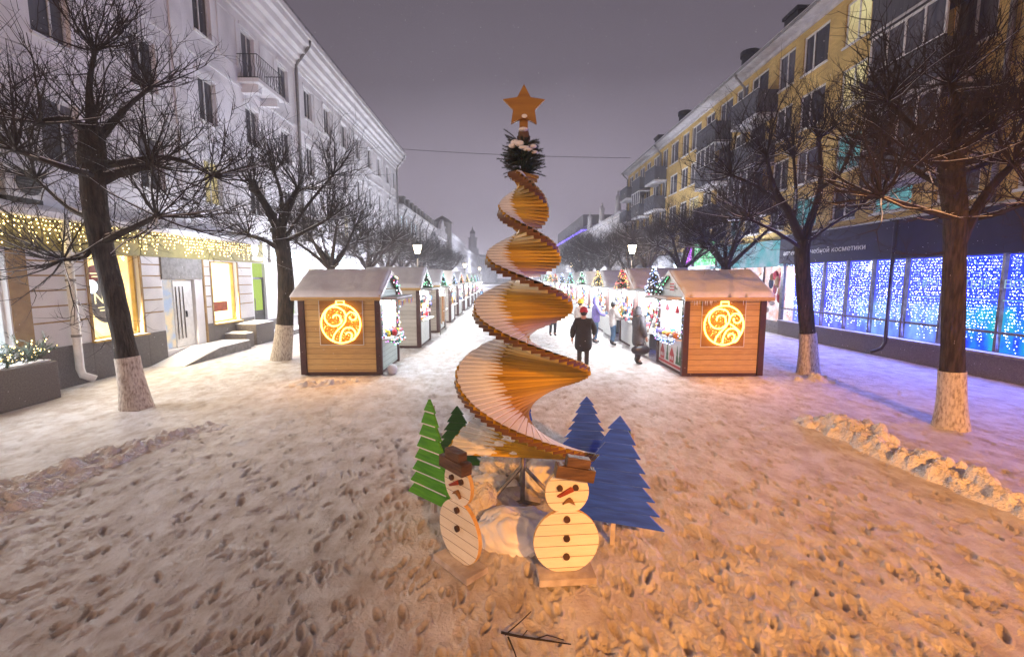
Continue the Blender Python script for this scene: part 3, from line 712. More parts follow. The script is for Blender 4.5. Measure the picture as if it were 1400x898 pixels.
for z in (7.45, 10.25): sbox(m, XL, 1, 0, .045, 4, 47.2, z, z+.12)
for (a, b, c, d) in wins:
    sbox(m, XL, 1, 0, .05, a-.14, b+.14, d+.06, d+.2)
m.build('moulding', 'plaster2', lb)
m = MB(); m.add([(XL+.9, 4, 14.8), (XL+.9, 47.3, 14.8), (XL-5, 47.3, 16.4), (XL-5, 4, 16.4)], [(0, 1, 2, 3)])
m.add([(XL-5, 4, 16.4), (XL-5, 47.3, 16.4), (XL-11, 47.3, 14.8), (XL-11, 4, 14.8)], [(0, 1, 2, 3)])
m.add([(XL+.9, 47.3, 14.78), (XL-11, 47.3, 14.78), (XL-5, 47.3, 16.4)], [(0, 1, 2)]); m.build('roof', 'tile', lb)
m = MB()
for i in range(60):
    u = 4.3+i*.72; m.tube([(XL+.82, u, 14.8), (XL+.82, u, 15.05)], .012, 4)
m.tube([(XL+.82, 4, 15.04), (XL+.82, 47.2, 15.04)], .015, 4); m.build('roof_rail', 'dmetal', lb)
for u in (24.75, 46.6):
    pipe('downspout', [(XL+.88, u, 14.5), (XL+.84, u, 14.25), (XL+.12, u, 13.35), (XL+.12, u, 4.3)], .075, 'metal', lb)
# balcony with a curled iron railing
bal = MB(); sbox(bal, XL, 1, 0, .85, 19.5, 21.75, 10.42, 10.58); bo = bal.build('balcony', 'plaster2', lb)
m = MB()
def rail_bar(x, u): m.tube([(x, u, 10.58), (x+.0, u, 10.75), (x+.05, u, 10.95), (x-.03, u, 11.2), (x, u, 11.38), (x, u, 11.5)], .011, 4)
for i in range(14): rail_bar(XL+.8, 19.55+i*2.15/13)
for i in range(1, 6):
    rail_bar(XL+.8*i/6, 19.55); rail_bar(XL+.8*i/6, 21.7)
for z in (10.62, 11.5):
    m.tube([(XL, 19.55, z), (XL+.8, 19.55, z)], .018, 4); m.tube([(XL, 21.7, z), (XL+.8, 21.7, z)], .018, 4); m.tube([(XL+.8, 19.55, z), (XL+.8, 21.7, z)], .018, 4)
m.build('railing', 'dmetal', bo)
for u in (19.75, 21.25): bk = MB(); sbox(bk, XL, 1, 0, .7, u, u+.25, 10.1, 10.42); bk.build('bracket', 'plaster2', bo)
snow_strip(bo, XL+.05, XL+.8, 19.6, 21.7, 10.58, .09, 3)
# round wall clock / crest high on the wall
ct = thing('wall_crest', 'round stone crest with a dark red emblem on the white wall', 'crest', (XL, 14.55, 10.9))
m = MB(); T = Matrix.Translation((XL, 13.1, 10.55)) @ Matrix.Rotation(PI/2, 4, 'Y'); m.tube([T @ Vector((0, 0, 0)), T @ Vector((0, 0, .09))], .5, 28); m.build('disc', 'greyst', ct)
m = MB(); T = Matrix.Translation((XL+.10, 13.1, 10.55)) @ Matrix.Rotation(PI/2, 4, 'Z')
m.prism([(.2*math.cos(k*PI/4+.3)*(1 if k % 2 else .5), .2*math.sin(k*PI/4+.3)*(1 if k % 2 else .5)) for k in range(8)], .02, T); m.build('emblem', 'carrot', ct)

# ------------------------------------------------------------------ ground floor shop under the garland
XS = -10.4
shp = thing('corner_shop', 'cream rusticated shop front with warm windows and ochre joints under the garland', 'shop', (XS, 12, 0))
sh_holes = [(7.9, 9.72, .62, 3.12), (11.6, 13.2, 1.0, 3.24), (14.05, 15.5, .34, 2.52), (16.4, 17.95, .95, 3.17)]
wall_mesh(XS, 1, 4, 18.95, .0, 3.2, sh_holes, .3).build('wall', 'plaster2', shp)
m = MB(); m.box(XS-.349, XS, 18.94, 18.96, 0, 4.0); m.build('end_wall', 'plaster2', shp)
m = MB()
segs = [(10.16, 11.5), (13.3, 14.0), (15.98, 16.3), (18.05, 18.95), (4, 7.8)]
for a, b, h in [(a, b, .98) for a, b in segs]+[(11.5, 13.3, .96), (16.3, 18.05, .9)]:
    m = MB(); sbox(m, XS, 1, 0, .045, a, b, 0, h); m.build('plinth', 'granite', shp, bev=.008)
m = MB()
for a, b in segs:
    for z in (1.55, 1.92, 2.28, 2.62, 2.95): m = MB(); sbox(m, XS, 1, 0, .012, a, b, z, z+.035); m.build('wall_joint', 'groove', shp)
tr_ = [(.02, 9.75, 10.14, .98, 3.2), (.05, 15.9, 15.97, .34, 3.2)]
for (a, b, c, d) in (sh_holes[1], sh_holes[3]): tr_ += [(.03, a-.07, a-.002, c-.06, d), (.03, b+.002, b+.07, c-.06, d)]
for q in tr_: m = MB(); sbox(m, XS, 1, 0, *q); m.build('trim', 'groove', shp)
# windows with deep interiors
def shop_window(u0, u1, z0, z1, glow, frame='yframe', depth=.9):
    m = MB()
    for (a, b, c, d) in ((u0, u1, z0, z0+.06), (u0, u1, z1-.06, z1), (u0, u0+.06, z0+.06, z1-.06), (u1-.06, u1, z0+.06, z1-.06)): sbox(m, XS, 1, -.22, -.12, a, b, c, d)
    f = m.build('window', frame, shp)
    m = MB(); sbox(m, XS, 1, -.18, -.172, u0+.05, u1-.05, z0+.05, z1-.05); m.build('pane', 'glass', f)
    m = MB(); sbox(m, XS, 1, -.345, -.302, u0-.02, u1+.02, z0-.02, z1+.02); m.build('lit_interior', glow, f)
    m = MB(); sbox(m, XS, 1, -.25, .12, u0-.08, u1+.08, z0-.05, z0-.004); m.build('sill', 'yframe', f)
    snow_strip(f, XS+.0, XS+.115, u0-.06, u1+.06, z0-.003, .03, 8)
    return f
w0 = shop_window(7.9, 9.72, .62, 3.12, 'wincool', 'wframe')
w1 = shop_window(11.6, 13.2, 1.0, 3.24, 'winwarm')
w2 = shop_window(16.4, 17.95, .95, 3.17, 'winhot')
# door leaf ajar, grey panel above, return wall
m = MB(); sbox(m, XS, 1, .0, .05, 14.02, 15.86, 2.54, 3.2); m.build('door_panel', 'greyst', shp)
m = MB(); sbox(m, XS, 1, -.345, -.302, 14.03, 15.52, .32, 2.54); m.build('lit_interior', emat('lit_doorway', (1, .78, .5), .95, True, mottled=(.55, .62, .8), mscale=2.5), shp)
m = MB(); sbox(m, XS, 1, -.14, -.09, 14.62, 15.46, .36, 2.5); dl = m.build('door', 'wframe', shp)
m = MB()
for u in (14.70, 14.86, 15.02): m.tube([(XS-.07, u, .62), (XS-.07, u, 2.3)], .016, 6)
m.build('door_bar', 'metal', dl)
m = MB(); sbox(m, XS, 1, -.09, -.05, 15.1, 15.14, 1.3, 1.5); m.build('handle', 'dmetal', dl)
# sign band and snowy ledge
m = MB(); sbox(m, XS, 1, -.3, .1, 4, 18.95, 3.2, 3.9); m.build('sign_band', 'olive', shp)
m = MB(); sbox(m, XS, 1, -.34, .42, 4, 19.0, 3.9, 4.02); m.build('ledge', 'plaster2', shp)
snow_strip(shp, XS-.34, XS+.42, 4, 19.0, 4.02, .16, 5)
pipe('downspout', [(XS+.17, 10.95, 3.9), (XS+.17, 10.95, .42), (XS+.22, 10.95, .26), (XS+.42, 11.05, .14)], .085, 'wframe', shp)
for z in (1.18, 2.5): m = MB(); m.tube([(XS+.17, 10.95, z), (XS+.17, 10.95, z+.06)], .1, 10); m.build('pipe_clamp', 'greyst', shp)
# posters stuck in the window
def disc(mb, X, s, u, z, r, t=.01, n=32, rz=None):
    T = Matrix.Translation((X, u, z)) @ Matrix.Rotation(s*PI/2, 4, 'Y'); mb.tube([T @ Vector((0, 0, 0)), T @ Vector((0, 0, t))], r, n)
ds = thing('window_sticker', 'round brown and grey stickers with white lettering in the shop window', 'sticker', (XS-.16, 12.2, 1.9))
m = MB(); disc(m, XS-.165, 1, 12.0, 2.58, .33); m.build('brown_disc', 'carrot', ds)
m = MB(); disc(m, XS-.152, 1, 12.22, 1.98, .52, .01); m.v = [(x, 12.22+(y-12.22)*.95, 1.98+(z-1.98)*1.12) for x, y, z in m.v]; m.build('grey_disc', 'greyst', ds)
m = MB(); disc(m, XS-.138, 1, 11.82, 2.36, .17); m.build('white_disc', 'signwhite', ds)
text_obj('lettering', 'NEW', .42, 'letterglow', facing(1, XS-.136, 11.84, 1.92), ds)
m = MB()
for k, (a, b, z) in enumerate(((11.95, 12.5, 1.80), (12.0, 12.45, 1.72), (11.86, 12.12, 2.6), (11.8, 12.2, 2.68))): sbox(m, XS-.142, 1, 0, .006, a, b, z, z+.03)
m.build('small_lettering', 'letterglow', ds)
m = MB(); sbox(m, XS, 1, -.165, -.155, 16.5, 17.5, 1.35, 1.7); pw = one('window_poster', m, 'carrot', 'brown strip poster across the bright second shop window', 'poster', (XS-.16, 17, 1.35))

def bulbs_on_strands(mb, X, s, u0, u1, z0, step, lmin, lmax, dz, r, rng, nm=1):
    u = u0
    while u < u1:
        L = rng.uniform(lmin, lmax); z = z0
        while z > z0-L:
            mb.octa((X+s*rng.uniform(.0, .05), u+rng.uniform(-.03, .03), z+rng.uniform(-.02, .02)), r*rng.uniform(.75, 1.25), rng.randrange(nm)); z -= dz
        u += step*rng.uniform(.7, 1.3)
rg = random.Random(21)
gl = thing('fairy_light_garland', 'warm white icicle fairy lights hanging over the olive sign band', 'fairy lights', (XS+.16, 12, 3.9))
m = MB(); bulbs_on_strands(m, XS+.13, 1, 4.2, 18.9, 3.86, .10, .16, .66, .095, .020, rg); b_ = m.build('bulbs', 'warmbulb', gl); b_['kind'] = 'stuff'
m = MB(); m.tube([(XS+.14, 4.1+i*.75, 3.87-.02*(i % 2)) for i in range(20)], .008, 4); m.build('cable', 'dframe', gl)
# fir planter, ramp, blocks, air conditioner
pt = thing('stone_planter', 'granite planter box against the shop wall, fir branches on top', 'planter', (-10.0, 9.0, 0))
m = MB(); m.box(-10.32, -9.66, 7.6, 9.85, 0, .82); m.build('box', 'granite', pt, bev=.02)
m = MB(); m.box(-10.25, -9.73, 7.7, 9.78, .822, .85); m.build('snow', 'snowcap', pt)
ff = MB(); fs_ = MB(); fb = MB(); rf = random.Random(31)
for k in range(90):
    b = Vector((rf.uniform(-10.2, -9.75), rf.uniform(7.7, 9.75), .82)); a = rf.uniform(0, 2*PI); L = rf.uniform(.35, .75)
    d = Vector((math.cos(a)*.8+.2, math.sin(a)*.8, rf.uniform(.35, 1.2))).normalized()
    pth = [b, b+d*L*.5+Vector((0, 0, .02)), b+d*L]
    fs_.tube(pth, .007, 4)
    for j in range(6):
        f_ = .25+.12*j; c = b+d*L*f_; e = c+(d+Vector((rf.uniform(-1, 1), rf.uniform(-1, 1), rf.uniform(-.4, .4)))*.8).normalized()*.2
        needles(ff, [c, e], 0, 190, rf, .05, .007)
    needles(ff, pth, 0, 170, rf, .05, .007)
    for j in range(2):
        fb.octa(b+d*L*rf.uniform(.3, 1.0)+Vector((.03, 0, .02)), .017)
fc = thing('fir_branches', 'cut fir branches with warm lights stuck in the granite planter', 'fir branches', (-10, 8.9, .82))
ff.build('needles', 'fir', fc); fs_.build('stems', 'trunkw', fc); q = fb.build('bulbs', 'warmbulb', fc); q['kind'] = 'stuff'
m = MB(); m.add([(XS+.046, 13.2, .0), (-9.35, 13.2, .0), (-9.35, 15.0, .3), (XS+.046, 15.0, .3), (XS+.046, 16.75, .3), (-9.35, 16.75, .3), (XS+.046, 16.75, -.1), (-9.35, 16.75, -.1), (XS+.046, 13.2, -.1), (-9.35, 13.2, -.1)],
      [(0, 1, 2, 3), (3, 2, 5, 4), (4, 5, 7, 6), (1, 9, 7, 5, 2), (0, 3, 4, 6, 8), (0, 8, 9, 1)])
rp_ = thing('entrance_ramp', 'low grey stone ramp with snow at the shop door', 'ramp', (-9.9, 15, 0)); m.build('slab', 'greyst', rp_)
m = MB(); m.add([(XS+.05, 13.25, .012), (-9.42, 13.25, .012), (-9.40, 15.0, .335), (XS+.05, 15.0, .335), (XS+.05, 16.7, .335), (-9.40, 16.7, .335), (-9.37, 15, .298), (-9.37, 16.73, .298), (-9.37, 13.22, .003), (XS+.05, 16.74, .3)], [(0, 1, 2, 3), (3, 2, 5, 4), (1, 8, 6, 2), (2, 6, 7, 5), (4, 5, 7, 9)]); m.build('snow', 'snowcap', rp_)
for (u0, u1, h, lab) in ((16.85, 17.35, .52, 'small granite block beside the shop ramp, the lower of the two'), (17.55, 18.9, .80, 'large granite block under the bright shop window')):
    t = thing('granite_block', lab, 'stone block', (-9.9, (u0+u1)/2, 0))
    m = MB(); m.box(XS+.05, -9.55, u0, u1, -.05, h); m.build('block', 'granite', t, bev=.015)
    snow_strip(t, XS+.05, -9.56, u0+.01, u1-.01, h, .07, 2)
for (u, lab) in ((9.25, 'white air conditioner with a grille on the shop ledge'), (10.25, 'second air conditioner on the ledge with a round dark fan')):
    t = thing('air_conditioner', lab, 'air conditioner', (XS-.05, u, 4.02))
    m = MB(); m.box(XS-.3, XS+.08, u-.4, u+.4, 4.3, 4.95); m.build('case', 'wframe', t, bev=.02)
    m = MB(); disc(m, XS+.08, 1, u+.08, 4.63, .27, .02, 24); m.build('fan', 'dframe', t)
    m = MB()
    for k in range(8): m.tube([(XS+.105, u-.2, 4.4+k*.066), (XS+.105, u+.36, 4.4+k*.066)], .007, 4)
    m.build('grille', 'metal', t)
    m = MB(); m.box(XS-.28, XS+.05, u-.38, u+.38, 4.17, 4.3); m.build('bracket', 'dframe', t)
# ------------------------------------------------------------------ the next shops beneath the white building
XN = -10.75
ns = thing('lit_shop_row', 'row of cold lit shop fronts with green doors further along the white building', 'shop', (XN, 30, 0))
nh = [(19.7, 20.75, .25, 3.2), (22.1, 23.7, .7, 3.1), (25.3, 27.2, .7, 3.1), (28.4, 30.2, .7, 3.1), (31.4, 32.5, .2, 3.1), (33.8, 35.8, .7, 3.1), (37.2, 39.2, .7, 3.1), (41, 43, .7, 3.1), (44.2, 45.4, .2, 3.1)]
wall_mesh(XN, 1, 18.97, 47.2, 0, 3.98, nh, .24).build('wall', 'plaster2', ns)
prev = 18.97
for h in nh+[(47.22, 0)]: m = MB(); sbox(m, XN, 1, 0, .04, prev, h[0]-.02, 0, .68); m.build('plinth', 'granite', ns); prev = h[1]+.02
for k, (a, b, c, d) in enumerate(nh):
    if k in (0,):
        m = MB()
        for q in ((a, b, c, c+.9), (a, b, 2.5, 2.6), (a, a+.1, c+.9, 2.5), (b-.1, b, c+.9, 2.5)): sbox(m, XN, 1, -.18, -.1, *q)
        dr = m.build('door', 'dframe', ns)
        m = MB(); sbox(m, XN, 1, -.15, -.14, a+.08, b-.08, c+.85, 2.52); sbox(m, XN, 1, -.15, -.14, a, b, 2.6, d); m.build('pane', 'lime_glow', dr)
        m = MB(); m.tube([(XN-.06, a+.2, 1.1), (XN-.06, a+.2, 1.7)], .018, 6); m.build('handle', 'metal', dr)
    else: window(ns, XN, 1, a, b, c, d, .16, 'wframe', 'lime_glow' if k == 1 else ('farlit' if k % 2 else 'winroom'), 'two', fw=.05)
m = MB(); m.box(XN+.04, -9.6, 19.2, 23.0, -.05, .2); st_ = one('door_step', m, 'greyst', 'grey stone step in front of the green lit door', 'step', (-10.2, 21, 0)); snow_strip(st_, XN+.06, -9.65, 19.25, 22.9, .2, .05, 6)
def sign(label, X, s, u0, u1, z0, z1, board, shapes, o=.12, glow='signwhite'):
    t = thing('shop_sign', label, 'sign', (X+s*o/2, (u0+u1)/2, z0))
    m = MB(); sbox(m, X, s, .0, o, u0, u1, z0, z1); m.build('board', board, t, bev=.01)
    m = MB(); shapes(m); m.build('lit_lettering', glow, t)
    return t
def sh_logo(m): disc(m, XN+.125, 1, 19.75, 3.78, .28); sbox(m, XN+.125, 1, 0, .01, 19.3, 20.3, 3.32, 3.44)
sign('olive square sign with a round white logo above the green door', XN, 1, 19.15, 20.45, 3.22, 4.15, 'olive', sh_logo)
def sh_bar(m):
    rr = random.Random(2)
    disc(m, XN+.125, 1, 21.5, 3.74, .27)
    u = 22.3
    while u < 25.2: w = rr.uniform(.2, .34); sbox(m, XN+.125, 1, 0, .03, u, u+w, 3.55, 3.95); u += w+.03
    sbox(m, XN+.125, 1, 0, .02, 22.6, 23.9, 3.32, 3.42)
sign('long glaring white lettering sign behind the second left tree', XN, 1, 21.1, 25.4, 3.25, 4.05, 'poster', sh_bar)
def sh_bar2(m):
    rr = random.Random(5)
    disc(m, XN+.125, 1, 28.0, 3.72, .34)
    u = 28.9
    while u < 32.2: w = rr.uniform(.16, .42); sbox(m, XN+.125, 1, 0, .03, u, u+w, 3.45, 3.45+rr.choice((.3, .42, .5))); u += w+.07
sign('white round logo and short lettering sign above the left stall roof', XN, 1, 27.4, 32.6, 3.2, 4.1, 'poster', sh_bar2)

# ================================================================== RIGHT: ochre building
XR = 12.75
rbld = thing('ochre_building', 'long ochre brick apartment building with grey balconies on the right', 'building', (XR, 26, 0))
RU = [6.2, 8.5, 10.7, 13.0, 15.2, 17.35, 19.6, 21.55, 23.75, 25.45, 27.2, 29.25, 31.3, 33.1, 35.2, 37.2, 39.3, 41.4, 43.3, 45.2, 47.0]
rows = [(4.75, 5.95), (6.55, 7.95), (8.85, 10.3), (11.1, 12.65)]
rw_ = random.Random(14); rh = []; rwin = []
BAL = {2: 1, 3: 1, 8: 1, 11: 1, 16: 1, 18: 1, 20: 1}
for k, u in enumerate(RU):
    for j, (z0, z1) in enumerate(rows):
        w = .62 if k % 2 else .78
        rh.append((u-w, u+w, z0, z1)); rwin.append((k, j, u-w, u+w, z0, z1))
wall_mesh(XR, -1, 4, 48.1, 4.3, 13.1, rh, .2).build('wall', 'ochre', rbld)
LIT = {(5, 3): 'winroom', (5, 2): 'winroom', (5, 1): 'winteal', (4, 0): 'winteal', (7, 3): 'winroom', (6, 0): 'winteal', (9, 0): 'winteal', (12, 1): 'winroom'}
for (k, j, a, b, c, d) in rwin:
    lit = LIT.get((k, j)) if (k, j) != (7, 3) else None
    window(rbld, XR, -1, a, b, c, d, .12, 'wframe', lit or 'dpane', 'two' if k % 2 else 'tee', fw=.075)
m = MB(); m.box(XR+.24, XR+11, 4, 48.1, 4.42, 13.1); m.box(XR+.9, XR+11, 4, 48.1, 0, 4.42); m.build('core', 'dframe', rbld)
m = MB(); m.add([(XR-.62, 4, 13.3), (XR-.62, 48.6, 13.3), (XR+5, 48.6, 15.2), (XR+5, 4, 15.2)], [(3, 2, 1, 0)]); m.add([(XR+5, 4, 15.2), (XR+5, 48.6, 15.2), (XR+11, 48.6, 13.3), (XR+11, 4, 13.3)], [(3, 2, 1, 0)]); m.add([(XR-.62, 48.5, 13.28), (XR+11, 48.5, 13.28), (XR+5, 48.5, 15.2)], [(2, 1, 0)])
m.build('roof', 'tile', rbld)
m = MB(); sbox(m, XR, -1, -.3, .6, 4, 48.5, 13.1, 13.28); sbox(m, XR, -1, -.2, .12, 4, 48.1, 12.92, 13.1); m.build('eave', 'eave', rbld)
snow_strip(rbld, XR-.63, XR+.5, 4, 48.5, 13.3, .12, 7)
m = MB(); m.tube([(XR-.64, 4, 13.2), (XR-.64, 48.5, 13.2)], .06, 6); m.build('gutter', 'metal', rbld)
for u in (11.9, 25.0, 37.9, 47.9):
    pipe('downspout', [(XR-.64, u, 13.2), (XR-.58, u, 12.95), (XR-.12, u, 12.5), (XR-.12, u, 4.5)], .07, 'metal', rbld)
for (u, kind) in ((22.3, 0), (26.6, 1), (35.8, 1), (41, 0)):
    m = MB()
    if kind: m.tube([(XR+.9, u, 13.5), (XR+.9, u, 14.7)], .42, 14); m.tube([(XR+.9, u, 14.75), (XR+.9, u, 15.0)], .5, 14)
    else: m.box(XR+.5, XR+1.6, u-.5, u+.5, 13.4, 14.6); m.box(XR+.42, XR+1.68, u-.58, u+.58, 14.602, 14.75)
    m.build('vent', 'dmetal', rbld)
def balcony(u, z, w=2.5, glazed=False, d=.95):
    m = MB(); sbox(m, XR, -1, 0, d, u-w/2, u+w/2, z-.14, z); b = m.build('balcony', 'eave', rbld)
    m = MB(); sbox(m, XR, -1, d-.04, d, u-w/2, u+w/2, z+.02, z+1.02); sbox(m, XR, -1, .0, d-.042, u-w/2, u-w/2+.04, z+.02, z+1.02); sbox(m, XR, -1, .0, d-.042, u+w/2-.04, u+w/2, z+.02, z+1.02); m.build('panel', 'balc', b)
    m = MB(); sbox(m, XR, -1, d-.06, d+.03, u-w/2-.02, u+w/2+.02, z+1.022, z+1.07); m.build('hand_rail', 'dmetal', b)
    m = MB(); sbox(m, XR, -1, d-.05, d+.02, u-w/2, u+w/2, z+1.072, z+1.11); m.build('snow', 'snowcap', b, bev=.01)
    if glazed:
        m = MB()
        for k in range(5):
            uu = u-w/2+.03+k*(w-.06)/4; sbox(m, XR, -1, d-.05, d-.0, uu-.03, uu+.03, z+1.115, z+2.1)
        sbox(m, XR, -1, d-.06, d+.01, u-w/2, u+w/2, z+2.1, z+2.17); m.build('glazing_frame', 'wframe', b)
        m = MB(); sbox(m, XR, -1, d-.03, d-.022, u-w/2, u+w/2, z+1.115, z+2.1); m.build('glazing', 'dpane', b)
        m = MB(); sbox(m, XR, -1, 0, d+.08, u-w/2-.05, u+w/2+.05, z+2.172, z+2.21); m.build('canopy', 'dmetal', b)
for u in (23.3, 27.6, 38.0, 42.0, 46.3):
    balcony(u, 10.25); balcony(u, 8.0, glazed=u in (27.6, 42.0)); balcony(u, 5.7, glazed=u in (23.3,))
balcony(14.3, 10.35, 2.3); balcony(14.1, 8.0, 2.6, True); balcony(14.1, 5.6, 2.6, True); balcony(9.6, 8.1, 2.4, True)
t = thing('air_conditioner', 'small round fan air conditioner beside the top right grey balcony', 'air conditioner', (XR-.2, 15.75, 10.6))
m = MB(); m.box(XR-.4, XR-.08, 15.5, 16.1, 10.55, 11.1); m.build('case', 'greyst', t, bev=.02); m = MB(); disc(m, XR-.4, -1, 15.8, 10.82, .22, .02, 20); m.build('fan', 'dframe', t)
# ------------------------------------------------------------------ dark shop with blue light curtains
XG = 12.6
gs = thing('dark_glazed_shop', 'dark shop front with long glazing, blue lights inside and a navy fascia', 'shop', (XG, 14, 0))
m = MB(); sbox(m, XG, -1, -.15, .25, 4, 20.5, 3.2, 4.4); m.build('fascia', 'navy', gs)
snow_strip(gs, XG-.25, XG+.15, 4, 20.5, 4.4, .1, 9)
m = MB(); sbox(m, XG, -1, -.12, .12, 4, 20.5, -.05, .6); m.build('plinth', 'granite', gs)
m = MB(); sbox(m, XG, -1, -.1, .17, 4, 20.5, .6, .66); m.build('sill', 'greyst', gs)
snow_strip(gs, XG-.17, XG-.02, 4, 20.5, .66, .035, 4)
mu_ = [5.6, 7.2, 8.5, 9.85, 11.35, 12.9, 14.15, 15.45, 16.64, 17.86, 19.15, 20.45]
for k, u in enumerate(mu_):
    m = MB(); sbox(m, XG, -1, -.05, .06, u-.035, u+.035, .66, 3.2); m.build('mullion', 'metal', gs)
m = MB()
for k in range(len(mu_)-1): sbox(m, XG, -1, -.04, .05, mu_[k]+.042, mu_[k+1]-.042, 1.16, 1.22)
m.build('transom', 'metal', gs)
def curtain_bg(name, top, bot, dark, s_):
    mt, n, l, b, o = new_mat(name); n.remove(b); e = n.new('ShaderNodeEmission')
    tc = n.new('ShaderNodeTexCoord'); sp = n.new('ShaderNodeSeparateXYZ'); l.new(tc.outputs['Object'], sp.inputs[0])
    mp = n.new('ShaderNodeMapping'); mp.inputs['Scale'].default_value = (1, 1.6, .8); l.new(tc.outputs['Object'], mp.inputs[0])
    nz = n.new('ShaderNodeTexNoise'); nz.inputs['Scale'].default_value = 1.3; nz.inputs['Detail'].default_value = 5; l.new(mp.outputs[0], nz.inputs['Vector'])
    rp = n.new('ShaderNodeValToRGB'); rp.color_ramp.elements[0].position = .52; rp.color_ramp.elements[1].position = .60
    rp.color_ramp.elements[0].color = (*bot, 1); rp.color_ramp.elements[1].color = (*top, 1)
    d = n.new('ShaderNodeMath'); d.operation = 'DIVIDE'; d.inputs[1].default_value = 3.2; l.new(sp.outputs[2], d.inputs[0])
    l.new(d.outputs[0], rp.inputs[0])
    mx = n.new('ShaderNodeMix'); mx.data_type = 'RGBA'; r2 = n.new('ShaderNodeValToRGB'); r2.color_ramp.elements[0].position = .40; r2.color_ramp.elements[1].position = .68
    l.new(nz.outputs[0], r2.inputs[0]); l.new(r2.outputs[0], mx.inputs[0]); l.new(rp.outputs[0], mx.inputs[6]); mx.inputs[7].default_value = (*dark, 1)
    l.new(mx.outputs[2], e.inputs[0]); e.inputs[1].default_value = s_; l.new(e.outputs[0], o.inputs[0]); mt.cycles.emission_sampling = 'AUTO'; return mt
M['cur_a'] = curtain_bg('violet_lit_room', (.06, .07, .95), (.13, .17, 1), (.03, .03, .6), 2.1)
M['cur_b'] = curtain_bg('pale_lit_room', (.06, .09, .95), (.20, .38, .75), (.07, .09, .7), 1.5)
M['cur_c'] = curtain_bg('green_lit_room', (.02, .05, .95), (.008, .30, .34), (.008, .03, .6), 2.0)
rk = random.Random(8)
ordn = ['nearest', 'second', 'third', 'fourth', 'fifth', 'sixth', 'seventh', 'eighth', 'ninth', 'tenth', 'last']
for k in range(len(mu_)-1):
    a, b = mu_[k]+.042, mu_[k+1]-.042; kind = 'cur_c' if k < 5 else ('cur_b' if k in (6, 7, 5) else 'cur_a')
    m = MB(); sbox(m, XG, -1, -.01, .0, a, b, 1.222, 3.198); sbox(m, XG, -1, -.01, .0, a, b, .662, 1.158); g_ = m.build('pane', 'glass', gs)
    m = MB(); m.add([(XG+.55, a-.04, .62), (XG+.55, b+.04, .62), (XG+.55, b+.04, 3.2), (XG+.55, a-.04, 3.2)], [(3, 2, 1, 0)]); m.build('lit_room', kind, gs, world=False) if False else None
    q = MB(); q.box(XG+.5, XG+.55, a-.04, b+.04, .62, 3.2); o_ = q.build('lit_room', kind, gs)
    cur = thing('light_curtain', 'curtain of small blue white lights in the %s glazed bay counted from the right edge' % ordn[k], 'light curtain', (XG+.15, (a+b)/2, 3.15), group='light curtains behind the dark shop glazing')
    m = MB(); bulbs_on_strands(m, XG+.1, -1, a+.05, b-.03, 3.12, .058, 1.6, 2.42, .08, .0165, rk, 3); q = m.build('bulbs', ['whitebulb', 'bluebulb', 'dimblue'], cur); q['kind'] = 'stuff'
    m = MB(); m.tube([(XG+.1, a+.02, 3.15), (XG+.1, b-.02, 3.15)], .006, 4); m.build('cable', 'wframe', cur)
text_obj('lettering', 'аптека  врачебной косметики', .27, 'wframe', facing(-1, XG-.262, 20.2, 3.55), gs, 4.6)
text_obj('lettering', 'ЦЕНТР ЗДОРОВОЙ КОЖИ', .3, 'signteal', facing(-1, XG-.012, 13.75, 2.32), gs, 4.2)
m = MB(); sbox(m, XG, -1, -.01, .0, 9.0, 14, 2.0, 2.03); m.v = [(x-.008, y, z) for x, y, z in m.v]; m.build('lettering_line', 'signteal', gs)
pipe_t = MB(); pipe_t.tube([(XG-.33, 14.35, 4.38), (XG-.33, 14.35, .5), (XG-.40, 14.4, .3), (XG-.62, 14.55, .16)], .055, 8)
one('drain_pipe', pipe_t, 'dmetal', 'thin dark drain pipe in front of the blue lit glazing', 'pipe', (XG-.33, 14.35, 0), smooth=True)
# ------------------------------------------------------------------ bright shops further along on the right
bs = thing('bright_shop', 'bright shop front with colourful displays behind the right stall', 'shop', (XG, 24, 0))
m = MB(); sbox(m, XG, -1, -.15, .2, 20.52, 27.5, 3.1, 4.3); m.build('fascia', 'signteal', bs)
m = MB(); sbox(m, XG, -1, -.12, .1, 20.52, 47.8, -.05, .55); m.build('plinth', 'greyst', bs)
m = MB()
for u in (20.56, 22.1, 23.9, 25.7, 27.5, 30.5, 33.5, 36.5, 39.5, 42.5, 45.5, 47.7): sbox(m, XG, -1, -.05, .06, u-.05, u+.05, .55, 3.1)
m.build('mullion', 'metal', bs)
m = MB(); sbox(m, XG, -1, -.03, -.02, 20.6, 47.7, .55, 3.1); m.build('pane', 'glass', bs)
m = MB(); m.box(XG+.5, XG+.6, 20.5, 47.8, .5, 3.1); m.build('lit_interior', 'mixlit', bs)
m = MB(); sbox(m, XG, -1, -.15, .15, 27.52, 47.8, 3.1, 4.3); m.build('sign_board', 'balc', bs)
rd = random.Random(77)
m = MB()
for k in range(46):
    u = rd.uniform(20.8, 27.2); z = rd.uniform(.6, 2.7); m.ball((XG+.28, u, z), (.1, rd.uniform(.06, .2), rd.uniform(.1, .3)), 8, 6, rd.randrange(5))
q = m.build('displayed_goods', ['red_cloth', 'blue_cloth', 'pink_cloth', 'beige_cloth', 'white_cloth'], bs, smooth=True); q['kind'] = 'stuff'
def scr(u0, u1, z0, z1, mat, lab, cat='screen', name='wall_screen'):
    t = thing(name, lab, cat, (XG-.3, (u0+u1)/2, z0)); m = MB(); sbox(m, XG, -1, .2, .32, u0, u1, z0, z1); m.build('case', 'dframe', t)
    m = MB(); sbox(m, XG, -1, .322, .34, u0+.05, u1-.05, z0+.05, z1-.05); m.build('face', mat, t)
